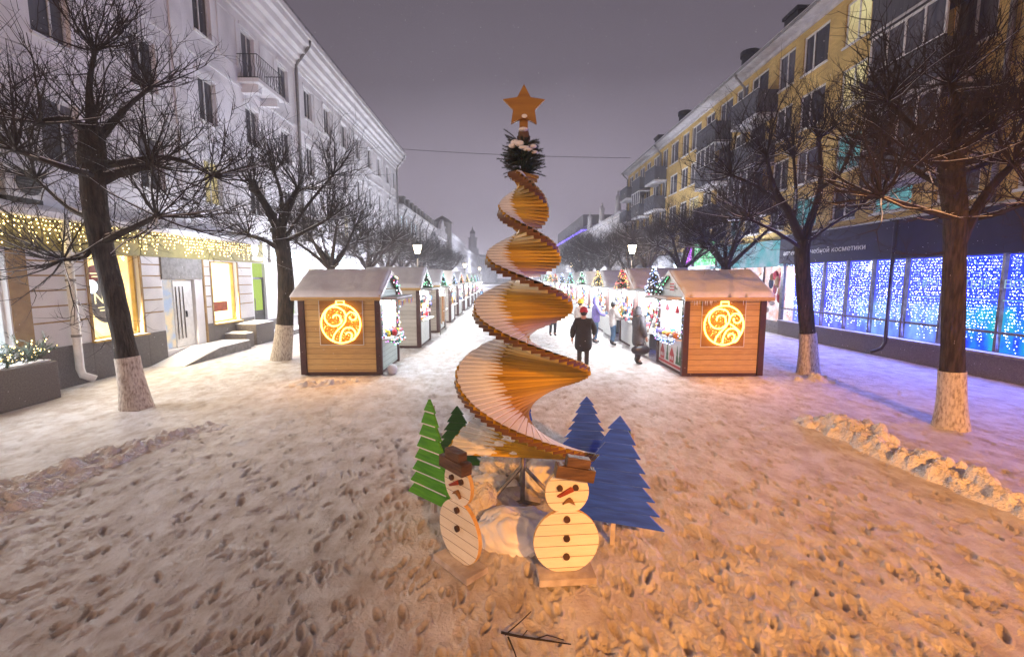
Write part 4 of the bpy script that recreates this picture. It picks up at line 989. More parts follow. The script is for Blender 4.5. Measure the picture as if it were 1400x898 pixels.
scr(26.6, 29.6, 3.25, 4.75, 'signgreen', 'green lit sign board glowing above the right stall roof', 'sign', 'lit_sign')
scr(30.0, 31.2, 3.3, 4.6, 'signviolet', 'violet lit sign beside the green one', 'sign', 'lit_sign')
# ================================================================== far buildings
def far_block(name, label, X, s, u0, u1, h, mat, rows_, step, lit=None, roof=None, depth=10, seed=1, cornice=True):
    t = thing(name, label, 'building', (X, (u0+u1)/2, 0))
    hs = []; u = u0+.9; rr = random.Random(seed)
    while u+1.1 < u1-.5:
        for (a, b) in rows_: hs.append((u, u+1.1, a, b))
        u += step
    wall_mesh(X, s, u0, u1, 0, h, hs, .2).build('wall', mat, t)
    m = MB(); a, b = sorted((X-s*.24, X-s*depth)); m.box(a, b, u0+.01, u1-.01, 0, h-.01); m.build('core', mat, t)
    for q in hs: window(t, X, s, *q, .14, 'wframe', lit if (lit and rr.random() < .55) else 'dpane', 'two', sill=False, fw=.07)
    if cornice:
        m = MB(); sbox(m, X, s, -.2, .3, u0, u1, h, h+.25); sbox(m, X, s, -.2, .5, u0, u1, h+.25, h+.5); m.build('cornice', mat, t)
        snow_strip(t, min(X-s*.2, X+s*.5), max(X-s*.2, X+s*.5), u0, u1, h+.5, .15, seed)
    m = MB(); a, b = (X-s*.2, X-s*depth)
    m.add([(a, u0, h+.5), (a, u1, h+.5), (b, u1, h+2), (b, u0, h+2)], [(0, 1, 2, 3)]); m.build('roof', 'snowcap', t)
    return t
R3 = [(.8, 2.8), (4.4, 6.3), (7.6, 9.2)]
b2 = far_block('white_house', 'white house with chimney pots along its snowy roof edge, beyond the white building', -11.0, 1, 48.5, 72, 9.6, 'plaster2', R3, 2.6, 'farlit', seed=3)
m = MB()
for k in range(11):
    u = 49.5+k*2.2; m = MB(); sbox(m, -11, 1, -.1, .45, u-.3, u+.3, 10.12, 10.9); sbox(m, -11, 1, -.15, .5, u-.38, u+.38, 10.9, 11.05); m.build('parapet_block', 'greyst', b2)
for k in range(5): pipe('downspout', [(-10.45, 50+k*4.8, 9.9), (-10.85, 50+k*4.8, 9.0), (-10.85, 50+k*4.8, .4)], .09, 'metal', b2)
b3 = far_block('gabled_house', 'narrow white gabled house with tall cold lit windows in the left row', -10.6, 1, 72.5, 84, 9.0, 'plaster2', [(.8, 3), (4.3, 8.2)], 1.9, 'farlit', seed=5, cornice=False)
m = MB(); T = Matrix.Translation((-10.6, 78.2, 9.0)) @ Matrix.Rotation(PI/2, 4, 'Z'); m.prism([(-5.7, 0), (5.7, 0), (5.2, 1.2), (3, 1.3), (1.5, 2.5), (0, 3.2), (-1.5, 2.5), (-3, 1.3), (-5.2, 1.2)], .5, T); m.build('gable', 'plaster2', b3)
b4 = far_block('grey_house', 'grey far house with a round corner turret in the left row', -11.2, 1, 84.5, 128, 11.2, 'plaster', [(.8, 3), (4.4, 6.4), (7.8, 9.8)], 3.2, 'farlit', seed=6)
m = MB(); m.tube([(-11.6, 86.5, 0), (-11.6, 86.5, 12.6)], 1.7, 16); m.tube([(-11.6, 86.5, 12.6), (-11.6, 86.5, 13.1), (-11.6, 86.5, 13.9)], [1.95, 1.4, .1], 16); m.build('turret', 'greyst', b4)
ct_ = thing('bell_tower', 'pale tiered bell tower fading at the far end of the left row', 'tower', (-14.2, 205, 0))
m = MB(); m.box(-18, -10.5, 200, 210, 0, 15); m.box(-17.2, -11.2, 201, 209, 15, 20); m.build('base', 'plaster2', ct_)
m = MB(); m.tube([(-14.2, 205, 20), (-14.2, 205, 25.5)], 2.3, 12); m.tube([(-14.2, 205, 25.5), (-14.2, 205, 26.2)], 2.8, 12); m.tube([(-14.2, 205, 26.2), (-14.2, 205, 28.4)], 1.3, 10); m.build('drum', 'plaster2', ct_)
m = MB(); m.tube([(-14.2, 205, 28.4), (-14.2, 205, 29.6), (-14.2, 205, 30.8), (-14.2, 205, 33)], [1.6, 1.5, .4, .08], 12); m.build('cupola', 'greyst', ct_)
for c_ in ct_.children: c_.data.transform(Matrix.Diagonal((.8, 1, .76, 1)))
far_block('pale_house', 'plain pale house between the grey house and the bell tower', -11.5, 1, 129, 190, 10.5, 'plaster', R3, 3.4, 'farlit', seed=9)
c1 = far_block('blue_lit_house', 'far grey house outlined with a blue light strip on the right', 13.2, -1, 78, 118, 10.6, 'greyst', R3, 3.0, 'farlit', seed=11, cornice=False)
m = MB(); m.box(13.0, 13.18, 78, 118, 10.3, 10.6); m.box(13.2, 22, 77.8, 77.98, 10.2, 10.6); m.build('light_strip', 'ledblue', c1)
m = MB(); m.box(13.4, 21, 79, 116, 10.6, 13.2); m.build('attic', 'greyst', c1)
m = MB(); m.box(13.0, 13.15, 79.2, 81.6, 5.4, 8.6); m.build('lit_advert', emat('lit_advert', (1, .62, .42), 2.2), c1)
c2 = far_block('statue_house', 'low white house with pale statues on its roof edge at the right', 13.0, -1, 50, 77, 9.2, 'plaster2', R3[:2], 2.8, 'farlit', seed=12)
for k, u in enumerate((52, 60.5, 69)):
    st = thing('roof_statue', ['pale statue on the roof edge nearest the ochre building', 'pale statue standing in the middle of the roof edge', 'pale statue on the far end of the roof edge'][k], 'statue', (12.7, u, 9.85))
    m = MB(); m.tube([(12.7, u, 9.7), (12.7, u, 10.1), (12.7, u, 10.9), (12.7, u, 11.5), (12.7, u, 11.75), (12.7, u, 11.9)], [.42, .38, .3, .36, .12, .12], 8); m.ball((12.7, u, 12.05), .17, 8, 6); m.tube([(12.55, u, 11.4), (12.4, u-.3, 11.2), (12.4, u-.5, 11.6)], [.1, .08, .06], 6); m.build('figure', 'plaster2', st, smooth=True)
far_block('end_house', 'pale lit house far down the right side of the street', 13.4, -1, 119, 185, 9.5, 'plaster', R3, 3.4, 'farlit', seed=15)
far_block('street_end_house', 'dim house closing the far end of the street on the left', -4, 1, 225, 260, 12, 'plaster', R3, 4, 'farlit', seed=17)

# ================================================================== market stalls
def slab_roof_snow(L, half, zr, ze, th, seed):
    """snow lying on a gable roof: ridge along x at height zr, eaves at y=+-half at height ze"""
    nx, nt = 34, 40
    X = np.linspace(-L/2-.03, L/2+.03, nx); Tt = np.linspace(-1.03, 1.03, nt); XX, TT = np.meshgrid(X, Tt)
    base = zr+(ze-zr)*np.sqrt(TT**2+.006)
    e = np.minimum((L/2+.03-np.abs(XX))/.09, (1.03-np.abs(TT))*half/.09); e = np.clip(e, 0, 1)
    top = base+th*(.1+.9*np.sqrt(1-(1-e)**2))*(1+.45*fbm(XX*1.3, TT*1.3+5, 3, seed)) + .02*fbm(XX*5, TT*6, 2, seed+4)
    mb = MB(); idx = np.arange(nx*nt).reshape(nt, nx)
    mb.v = [tuple(v) for v in np.stack([XX, TT*half, top], -1).reshape(-1, 3).tolist()]+[tuple(v) for v in np.stack([XX, TT*half, base+.004], -1).reshape(-1, 3).tolist()]
    n = nx*nt
    for j in range(nt-1):
        for i in range(nx-1):
            a, b, c, d = idx[j, i], idx[j, i+1], idx[j+1, i+1], idx[j+1, i]
            mb.f.append((a, b, c, d)); mb.m.append(0); mb.f.append((a+n, d+n, c+n, b+n)); mb.m.append(0)
    rim = [idx[0, i] for i in range(nx)]+[idx[j, nx-1] for j in range(1, nt)]+[idx[nt-1, i] for i in range(nx-2, -1, -1)]+[idx[j, 0] for j in range(nt-2, 0, -1)]
    for k in range(len(rim)): a, b = rim[k], rim[(k+1) % len(rim)]; mb.f.append((b, a, a+n, b+n)); mb.m.append(0)
    return mb
DX, DY, ZE, ZR = 1.0, .97, 2.24, 2.76
def make_stall(label, loc, rz, front, side, group):
    """front (+x) opens to the lane, ridge runs across the row"""
    t = thing('market_stall', label, 'stall', loc, rz, group)
    B = lambda m, n, mt, par=t, **k: m.build(n, mt, par, world=False, **k)
    for sy in (-1, 1):
        m = MB(); m.box(-DX+.09, DX-.09, sy*DY-.02, sy*DY+.02, .09, ZE+.06); B(m, 'side_wall', side)
        m = MB(); m.box(-DX+.09, DX-.09, sy*(DY-.035)-.01, sy*(DY-.035)+.01, .09, ZE); B(m, 'lining', 'inner')
    m = MB(); m.box(-DX, -DX+.04, -DY+.09, DY-.09, .09, ZE+.1); B(m, 'back_wall', side)
    m = MB(); m.box(-DX+.045, -DX+.06, -DY+.1, DY-.1, .09, ZE); B(m, 'back_lining', 'inner')
    for sx in (-1, 1):
        for sy in (-1, 1):
            m = MB(); m.box(sx*DX-.075, sx*DX+.075, sy*DY-.06, sy*DY+.06, .02, ZE+.04); B(m, 'corner_post', 'post', bev=.006)
    m = MB(); m.box(-DX, DX, -DY, DY, .0, .088); B(m, 'floor_frame', 'post')
    m = MB(); m.box(DX-.03, DX+.03, -DY+.065, DY-.065, .09, .93); B(m, 'front_panel', front)
    for sy in (-1, 1):
        m = MB(); m.box(DX-.028, DX+.028, sy*(DY-.17)-.1, sy*(DY-.17)+.1, .97, 1.93); B(m, 'jamb', front)
    m = MB(); m.box(DX-.03, DX+.03, -DY+.065, DY-.065, 1.94, ZE+.02); B(m, 'lintel', front)
    m = MB(); m.box(DX-.12, DX+.24, -DY+.03, DY-.03, .932, .968); B(m, 'counter', 'wframe')
    m = MB(); m.box(DX+.035, DX+.52, -DY-.02, DY+.02, 2.0, 2.03); aw = B(m, 'awning', 'greyst')
    m = MB(); m.box(DX+.04, DX+.515, -DY, DY, 2.032, 2.075); B(m, 'snow', 'snowcap', aw, bev=.015)
    for sx in (-1, 1):
        m = MB(); T = Matrix.Translation((sx*(DX-.005), 0, 0)) @ Matrix.Rotation(PI/2, 4, 'Z')
        m.prism([(-DY, ZE+.045), (DY, ZE+.045), (.0, ZR-.05)], .035, T); B(m, 'gable', front if sx > 0 else side)
    half = DY+.24; ze = ZR-(ZR-ZE+.0)*half/DY
    XA, XB = -DX-.15, DX+.13; Lr = XB-XA; XM = (XA+XB)/2
    m = MB()
    for sy in (-1, 1):
        a = [(XA, 0, ZR), (XB, 0, ZR), (XB, sy*half, ze), (XA, sy*half, ze)]
        b = [(x, y, z-.045) for x, y, z in a]
        m.add(a+b, [(0, 1, 2, 3), (7, 6, 5, 4), (0, 4, 5, 1), (1, 5, 6, 2), (2, 6, 7, 3), (3, 7, 4, 0)])
    rf_ = B(m, 'roof', 'hat')
    m = MB()
    for sy in (-1, 1):
        m = MB(); m.box(XA-.004, XB+.004, sy*half-.012, sy*half+.012, ze-.11, ze+.03); B(m, 'eave_board', 'plk', rf_)
    for sx in (-1, 1):
        for sy in (-1, 1):
            m = MB(); x = (XA-.012) if sx < 0 else (XB+.012); m.add([(x-.012, 0, ZR+.03), (x+.012, 0, ZR+.03), (x+.012, 0, ZR-.09), (x-.012, 0, ZR-.09), (x-.012, sy*half, ze+.03), (x+.012, sy*half, ze+.03), (x+.012, sy*half, ze-.09), (x-.012, sy*half, ze-.09)], [(0, 1, 5, 4), (1, 2, 6, 5), (2, 3, 7, 6), (3, 0, 4, 7), (0, 3, 2, 1), (4, 5, 6, 7)])
            B(m, 'barge_board', 'wframe', rf_)
    ms = slab_roof_snow(Lr, half, ZR, ze, .11, int(abs(loc[1])*7)); ms.v = [(v[0]+XM, v[1], v[2]) for v in ms.v]; B(ms, 'snow', 'snowcap', rf_, smooth=True)
    m = MB(); m.box(-.55, .75, -.035, .035, 2.075, 2.105); B(m, 'strip_lamp', emat('strip_lamp', (.86, .94, 1), 9), t)
    return t
LX, RX = -4.34, 5.72
LY = [13.0+4.7*k for k in range(11)]; RY = [12.7+4.55*k for k in range(11)]
ORD = ['first', 'second', 'third', 'fourth', 'fifth', 'sixth', 'seventh', 'eighth', 'ninth', 'tenth', 'eleventh']
sL = make_stall('nearest left market stall, brown planks with a pale green counter front', (LX, LY[0], 0), 0, 'gplk', 'plk', 'wooden market stalls')
sR = make_stall('nearest right market stall, brown planks with a painted white counter front', (RX, RY[0], 0), PI, 'poster', 'plk', 'wooden market stalls')
for k in range(1, 11):
    c = copy_tree(sL); c.scale = (1, 1.06, 1.06); c.location = (LX+.2, LY[k], 0); c.rotation_euler = (0, 0, R(rnd.uniform(-1.5, 1.5)))
    relabel(c, 'pale %s market stall from the front of the left row' % ORD[k]); override(c, 'side_wall', 'wplk'); override(c, 'front_panel', 'poster'); override(c, 'gable', 'wplk')
    c = copy_tree(sR); c.scale = (1, 1.06, 1.05); c.location = (RX, RY[k], 0); c.rotation_euler = (0, 0, PI+R(rnd.uniform(-1.5, 1.5)))
    relabel(c, 'pale %s market stall from the front of the right row' % ORD[k]); override(c, 'side_wall', 'wplk'); override(c, 'gable', 'wplk')
# painted houses and firs on the right counter front (flat paint on the board)
def on_right(x, u, z): return (RX-DX-.036-x, u, z)
pa = MB(); pg = MB()
for k, u in enumerate((13.3, 12.55)):
    X = RX-DX-.033
    T = Matrix.Translation((X, u, 0)) @ Matrix.Rotation(-PI/2, 4, 'Z')
    pa.prism([(-.16, .22), (.16, .22), (.16, .46), (.0, .66), (-.16, .46)], .006, T)
    for (a, z) in ((-.08, .3), (.06, .3)): pg.prism([(a-.04, z), (a+.04, z), (a+.04, z+.1), (a-.04, z+.1)], .012, T)
pa.box(RX-DX-.036, RX-DX-.030, RY[0]-.88, RY[0]+.88, .12, .2)
pfs = []
for u in (12.9, 12.15, 11.95):
    pf = MB(); pfs.append(pf)
    T = Matrix.Translation((RX-DX-.033, u, 0)) @ Matrix.Rotation(-PI/2, 4, 'Z')
    pf.prism([(-.11, .24), (.11, .24), (.06, .38), (.08, .38), (.03, .52), (.05, .52), (0, .74), (-.05, .52), (-.03, .52), (-.08, .38), (-.06, .38)], .006, T)
cp = thing('painted_panel', 'red houses and dark green firs painted along the right stall front', 'painting', (RX-DX-.04, RY[0], .1))
pa.build('red_houses', 'red_paint', cp); pg.build('house_windows', 'wframe', cp); 
for pf in pfs: pf.build('painted_fir', 'dgreen', cp)
m = MB(); T = Matrix.Translation((RX-DX-.035, RY[0]-.02, 0)) @ Matrix.Rotation(-PI/2, 4, 'Z'); m.prism([(-.2, 2.2), (.2, 2.2), (.2, 2.46), (-.2, 2.46)], .02, T)
sg = thing('gable_sign', 'small white sign with red bars on the right stall gable', 'sign', (RX-DX-.035, RY[0], 2.2)); m.build('board', 'poster', sg)
m = MB()
for z in (2.23, 2.31, 2.39): m.prism([(-.17, z), (.17, z), (.17, z+.045), (-.17, z+.045)], .03, T)
m.build('red_lettering', 'red_paint', sg)

# lit bauble decorations on the side walls
def arc(cx, cz, r, a0, a1, n=24, r1=None):
    r1 = r if r1 is None else r1
    return [(cx+(r+(r1-r)*k/n)*math.cos(R(a0+(a1-a0)*k/n)), cz+(r+(r1-r)*k/n)*math.sin(R(a0+(a1-a0)*k/n))) for k in range(n+1)]
def bauble(label, X, Y, Z, strokes, seed):
    t = thing('bauble_light', label, 'light decoration', (X, Y, Z))
    m = MB(); m.box(X-.56, X+.56, Y-.012, Y+.0, Z-.62, Z+.60); m.build('backing', 'star', t)
    m = MB()
    for (a, b, c, d) in ((-.575, .575, .60, .615), (-.575, .575, -.635, -.62), (-.575, -.56, -.62, .60), (.56, .575, -.62, .60), (-.56, .56, .20, .208)): m.box(X+a, X+b, Y-.024, Y-.004, Z+c, Z+d)
    m.build('frame', 'wframe', t)
    m = MB(); cc = arc(0, -.06, .50, 0, 360, 40)[:-1]; m.prism([(X+x, Z+z) for x, z in cc], .012, Matrix.Translation((0, Y-.024, 0))); m.build('lit_mesh', 'ballback', t)
    m = MB(); rr = random.Random(seed)
    for k in range(260):
        a = rr.uniform(0, 2*PI); q = .48*math.sqrt(rr.random()); m.octa((X+q*math.cos(a), Y-.04, Z-.06+q*math.sin(a)), rr.uniform(.006, .012), rr.randrange(2))
    q = m.build('bulbs', ['glint', 'goldbulb'], t); q['kind'] = 'stuff'
    m = MB()
    for s in strokes: m.tube([(X+x, Y-.055, Z+z) for x, z in s], .021, 7)
    m.build('glowing_tube', 'neon', t, smooth=True)
    return t
ring = arc(0, -.06, .51, 90, 450, 60); capb = [(-.10, .455), (-.10, .545), (.10, .545), (.10, .455)]
left_strokes = [ring, capb, arc(-.16, .11, .28, 55, 340, 28, .22)+arc(-.12, .07, .13, -30, 170, 12, .08),
    [(.0, .34), (.09, .27), (.14, .15), (.12, .0), (.03, -.12), (-.1, -.24), (-.19, -.36), (-.23, -.5)],
    [(.12, .08), (.17, .18), (.25, .25), (.34, .22)]+arc(.31, .12, .11, 60, -190, 16, .07),
    [(-.04, -.54), (-.02, -.40), (.03, -.27)]+arc(.2, -.34, .18, 165, -60, 20)+arc(.19, -.37, .1, -60, 160, 12, .07)]
right_strokes = [ring, capb, arc(-.14, .10, .27, 60, 330, 26, .24)+arc(-.1, .08, .15, -20, 190, 14, .09),
    [(-.02, .36), (.08, .30), (.14, .17), (.13, .02), (.05, -.1), (-.08, -.24), (-.18, -.36), (-.22, -.5)],
    [(.13, .05), (.16, .16), (.24, .24), (.36, .25)]+arc(.33, .10, .13, 80, -200, 18, .08),
    [(-.02, -.53), (.0, -.38), (.04, -.26)]+arc(.22, -.33, .19, 160, -70, 20)+arc(.2, -.36, .1, -60, 180, 14, .07), [(.16, -.02), (.28, -.1), (.4, -.2), (.46, -.28)]]
bl = bauble('glowing orange bauble on the left wooden stall, big curl at its upper left', -4.30, LY[0]-DY-.03, 1.45, left_strokes, 3)
br = bauble('glowing orange bauble on the right wooden stall wall', 5.68, RY[0]-DY-.03, 1.42, right_strokes, 4)

ic = MB(); ri = random.Random(5)
for k in range(26):
    x = RX-.95+ri.uniform(0, .62)+(ri.random() < .25)*ri.uniform(0, 1.2); L_ = ri.uniform(.05, .2); y = RY[0]-DY-.235; z = 2.06
    ic.tube([(x, y, z), (x, y, z-L_*.5), (x, y, z-L_)], [.011, .007, .001], 5)
q = one('icicles', ic, 'snowcap', 'row of short icicles under the eave of the stall by the pine-free gable sign', 'icicles', (RX-.6, RY[0]-DY-.235, 2.06)); q['label'] = 'short icicles hanging under the eave of the right wooden stall'; q['kind'] = 'stuff'
# garlands with bulbs round the counters
def garland(name, label, path, seed, cols, rad=.055, dens=900, nb=60, group=None):
    rr = random.Random(seed); t = thing(name, label, 'garland', path[len(path)//2], 0, group)
    m = MB(); needles(m, path, 0, dens, rr, rad, .008); m.build('tinsel', 'tinsel', t)
    m = MB()
    for k in range(nb):
        i = rr.randrange(len(path)-1); p = Vector(path[i]).lerp(Vector(path[i+1]), rr.random())
        p += Vector((rr.uniform(-1, 1), rr.uniform(-1, 1), rr.uniform(-1, 1)))*rad*1.1; m.octa(p, rr.uniform(.012, .02), rr.randrange(len(cols)))
    q = m.build('bulbs', cols, t); q['kind'] = 'stuff'; return t
fx = LX+DX+.09; y0, y1 = LY[0]-DY+.06, LY[0]+DY-.06
garland('tinsel_garland', 'coloured tinsel garland framing the left stall counter and gable', [(fx, y0, 1.92), (fx, y0, 1.5), (fx, y0, 1.0), (fx+.2, y0+.3, .84), (fx+.2, LY[0], .80), (fx+.2, y1-.3, .84), (fx, y1, 1.0), (fx, y1, 1.5), (fx, y1, 2.1), (fx+.1, y1-.45, 2.4), (fx+.1, LY[0], 2.62)], 3, ['warmbulb', 'bluebulb', 'violetbulb', 'greenbulb', 'whitebulb', 'redbulb'], .07, 700, 150)
fx = RX-DX-.09; y0, y1 = RY[0]-DY+.04, RY[0]+DY-.04
garland('light_garland', 'blue and white light garland framing the right stall counter', [(fx, y0, 2.1), (fx, y0, 1.5), (fx, y0, 1.0), (fx-.16, y0+.3, .86), (fx-.18, RY[0], .82), (fx-.16, y1-.3, .86), (fx, y1, 1.0), (fx, y1, 1.5), (fx, y1, 2.1)], 5, ['bluebulb', 'whitebulb', 'bluebulb', 'violetbulb'], .07, 700, 150)
garland('teal_garland', 'teal tinsel garland along the right stall gable', [(fx-.1, y1-.02, 2.16), (fx-.1, RY[0]+.5, 2.4), (fx-.1, RY[0]+.02, 2.62)], 6, ['whitebulb', 'greenbulb'], .06, 900, 20)
m = MB(); rr = random.Random(3)
for k in range(13):
    u = LY[0]-DY+k*.155; z = 2.0-.05*math.sin(k/13*PI*2)**2
    m.add([(LX+DX+.53, u, z), (LX+DX+.53, u+.12, z), (LX+DX+.535, u+.06, z-.16)], [(0, 1, 2)], k % 4); m.add([(LX+DX+.527, u, z), (LX+DX+.527, u+.12, z), (LX+DX+.522, u+.06, z-.16)], [(2, 1, 0)], k % 4)
one('bunting', m, ['orange_cloth', 'yellow_cloth', 'pink_cloth', 'purple_cloth'], 'coloured pennants under the left stall awning', 'bunting', (LX+DX+.53, LY[0], 2))

# small lit Christmas trees on the awnings
def xmas_tree(loc, h, cols, label, seed, foliage='fir', group='small lit Christmas trees on the stall awnings'):
    rr = random.Random(seed); t = thing('christmas_tree', label, 'Christmas tree', loc, 0, group)
    f = MB(); tk = MB(); tk.tube([(0, 0, 0), (0, 0, h*.95)], [.03, .008], 5)
    for k in range(150):
        z = h*(.08+.9*rr.random()**1.1); r = .36*h*(1-z/h)+.03; a = rr.uniform(0, 2*PI)
        p0 = Vector((0, 0, z)); p1 = Vector((r*math.cos(a), r*math.sin(a), z-.05*rr.random()))
        needles(f, [p0.lerp(p1, .3), p1], 0, 130, rr, .055, .012)
    f.build('foliage', foliage, t, world=False); tk.build('trunk', 'trunkw', t, world=False)
    b = MB()
    for k in range(90):
        z = h*rr.uniform(.08, .97); r = .37*h*(1-z/h)+.03; a = rr.uniform(0, 2*PI); b.octa((r*math.cos(a), r*math.sin(a), z), rr.uniform(.010, .019), rr.randrange(len(cols)))
    q = b.build('bulbs', cols, t, world=False); q['kind'] = 'stuff'; return t
protos = {}
for k in range(10):
    for s, X, ys in ((-1, LX, LY), (1, RX, RY)):
        if (s < 0 and k == 0) or k > 8: continue
        kind = [('goldbulb', 'warmbulb'), ('whitebulb', 'bluebulb'), ('greenbulb', 'whitebulb'), ('goldbulb', 'redbulb'), ('bluebulb', 'greenbulb')][(k*2+(s > 0)) % 5]
        lab = 'small lit Christmas tree above the %s stall of the %s row' % (ORD[k], 'left' if s < 0 else 'right')
        loc = (X-s*(DX+.28), ys[k]+(0 if k else .86), 2.07 if k else 2.07)
        if kind in protos:
            c = copy_tree(protos[kind]); c.location = loc; relabel(c, lab)
        else: protos[kind] = xmas_tree(loc, .85, list(kind), lab, k*2+(s > 0))
# goods heaped on and hanging over the counters
def goods(X, Y, s, label, seed, n=70, hang=True, warm=False):
    """s=+1 opens to +X"""
    rr = random.Random(seed); t = thing('stall_goods', label, 'goods', (X, Y, .97))
    cols = ['red_cloth', 'white_cloth', 'beige_cloth', 'blue_cloth', 'pink_cloth', 'yellow_cloth', 'dark_cloth', 'teal_cloth', 'purple_cloth', 'orange_cloth']
    m = MB()
    for k in range(n):
        o = rr.uniform(-.1, .22); u = rr.uniform(-.85, .85); sz = rr.uniform(.035, .085)
        m.ball((X+s*(DX+o), Y+u, .97+sz*.9), (sz, sz*rr.uniform(.7, 1.2), sz*rr.uniform(.8, 1.5)), 7, 5, rr.randrange(10))
    q = m.build('small_goods', cols, t, smooth=True); q['kind'] = 'stuff'
    if hang:
        m = MB()
        for k in range(n):
            u = rr.uniform(-.95, .95); z = rr.uniform(1.2, 1.95); w = rr.uniform(.04, .1); h = rr.uniform(.08, .26); x = X+s*(DX+rr.uniform(.06, .34))
            c = rr.randrange(10)
            m.ball((x, Y+u, z-h/2), (w*.6, w, h/2), 7, 5, c); m.tube([(x, Y+u, z-.02), (x, Y+u, 2.0)], .004, 3, 6)
        q = m.build('hanging_goods', cols, t, smooth=True); q['kind'] = 'stuff'
    return t
goods(LX, LY[0], 1, 'small toys set out on the nearest left stall counter', 4, 40, False)
goods(RX, RY[0], -1, 'small toys and figures on the nearest right stall counter', 5, 55, False)
for k in range(1, 9):
    goods(LX, LY[k], 1, 'coloured souvenirs hanging over the %s stall of the left row' % ORD[k], 20+k, 60 if k < 5 else 40)
    goods(RX, RY[k], -1, 'coloured souvenirs hanging over the %s stall of the right row' % ORD[k], 40+k, 80 if k < 5 else 40)
for k, (u, z) in enumerate(((12.35, 1.72), (13.1, 1.74))):
    t = thing('santa_hat', ['small red felt hat hanging at the near side of the right stall window', 'small red felt hat hanging at the far side of the right stall window'][k], 'hat', (RX-DX+.03, u, z))
    m = MB(); m.tube([(RX-DX+.0, u, z-.1), (RX-DX, u, z), (RX-DX, u+.01, z+.12)], [.075, .05, .006], 8); m.build('cone', 'red_cloth', t, smooth=True)
    m = MB(); m.tube([(RX-DX, u, z-.12), (RX-DX, u, z-.09)], .085, 8); m.build('brim', 'white_cloth', t)
# shawls spread on a board beside the third left stall, goods tables between the right stalls
t = thing('shawl_rack', 'beige shawls hung at the front of the third left stall', 'rack', (-2.95, 21.4, 0))
for k in range(4):
    m = MB(); u = 20.95+k*.42; n = 8
    pts = [(u-.2+.05*k % .1, .55), (u+.2, .42+.08*(k % 2)), (u+.21, 1.55), (u+.12, 1.72), (u-.12, 1.72), (u-.2, 1.5)]
    m.prism([(p-u, z) for p, z in pts], .05, Matrix.Translation((-2.92, u, 0)) @ Matrix.Rotation(PI/2+.2*(k % 2), 4, 'Z')); m.build('shawl', ['beige_cloth', 'orange_cloth', 'beige_cloth', 'white_cloth'][k], t, bev=.02)
m = MB(); m.tube([(-2.92, 20.6, 1.75), (-2.92, 22.5, 1.75)], .02, 6); m.tube([(-2.92, 20.6, 0), (-2.92, 20.6, 1.75)], .02, 6); m.tube([(-2.92, 22.5, 0), (-2.92, 22.5, 1.75)], .02, 6); m.build('bar', 'metal', t)
for k in range(1, 5):
    u = (RY[k]+RY[k-1])/2+.2
    t = thing('goods_table', 'white goods table between the %s and %s stalls of the right row' % (ORD[k-1], ORD[k]), 'table', (RX-DX+.1, u, 0))
    m = MB(); m.box(RX-DX-.2, RX-DX+.4, u-1.05, u+1.05, .82, .86); m.build('table_top', 'wframe', t)
    m = MB(); m.box(RX-DX-.19, RX-DX-.17, u-1.04, u+1.04, .1, .818); m.build('skirt', 'poster', t)
    m = MB(); m.box(RX-DX+.42, RX-DX+.45, u-1.05, u+1.05, .1, 2.05); m.build('back_board', 'inner', t)
    m = MB(); m.box(RX-DX-.25, RX-DX+.6, u-1.2, u+1.2, 2.1, 2.13); m.build('roof_board', 'greyst', t); snow_strip(t, RX-DX-.25, RX-DX+.6, u-1.2, u+1.2, 2.13, .08, k)
    rr = random.Random(60+k); g = thing('table_goods', 'bright toys and hats crowding the goods table after the %s right stall' % ORD[k-1], 'goods', (RX-DX, u, .86))
    m = MB(); cols = ['red_cloth', 'white_cloth', 'beige_cloth', 'blue_cloth', 'pink_cloth', 'yellow_cloth', 'white_cloth', 'teal_cloth', 'white_cloth', 'poster']
    for q in range(110):
        z = rr.uniform(.9, 2.0); x = RX-DX+rr.uniform(.3, .4) if z > 1.1 else RX-DX+rr.uniform(-.15, .35); sz = rr.uniform(.05, .11)
        m.ball((x, u+rr.uniform(-1, 1), z), (sz*.7, sz, sz*rr.uniform(.8, 1.7)), 7, 5, rr.randrange(10))
    q = m.build('toys', cols, g, smooth=True); q['kind'] = 'stuff'
t = thing('bare_bulb', 'glaring bare lamp at the second left stall counter', 'lamp', (LX+DX+.3, LY[1]-.55, 1.5)); m = MB(); m.ball((LX+DX+.3, LY[1]-.55, 1.52), .085, 12, 8); m.build('bulb', emat('glaring_bulb', (1, .72, .36), 26), t, smooth=True)
m = MB(); m.tube([(LX+DX+.3, LY[1]-.55, 1.6), (LX+DX+.3, LY[1]-.55, 2.0)], .012, 5); m.build('cable', 'dframe', t)
t = thing('snowy_stone', 'small pale snow covered stone at the corner of the left stall', 'stone', (-3.05, 12.2, 0)); m = MB(); m.ball((-3.05, 12.2, .12), (.14, .14, .15), 10, 7); m.build('stone', 'snowcap', t, smooth=True)

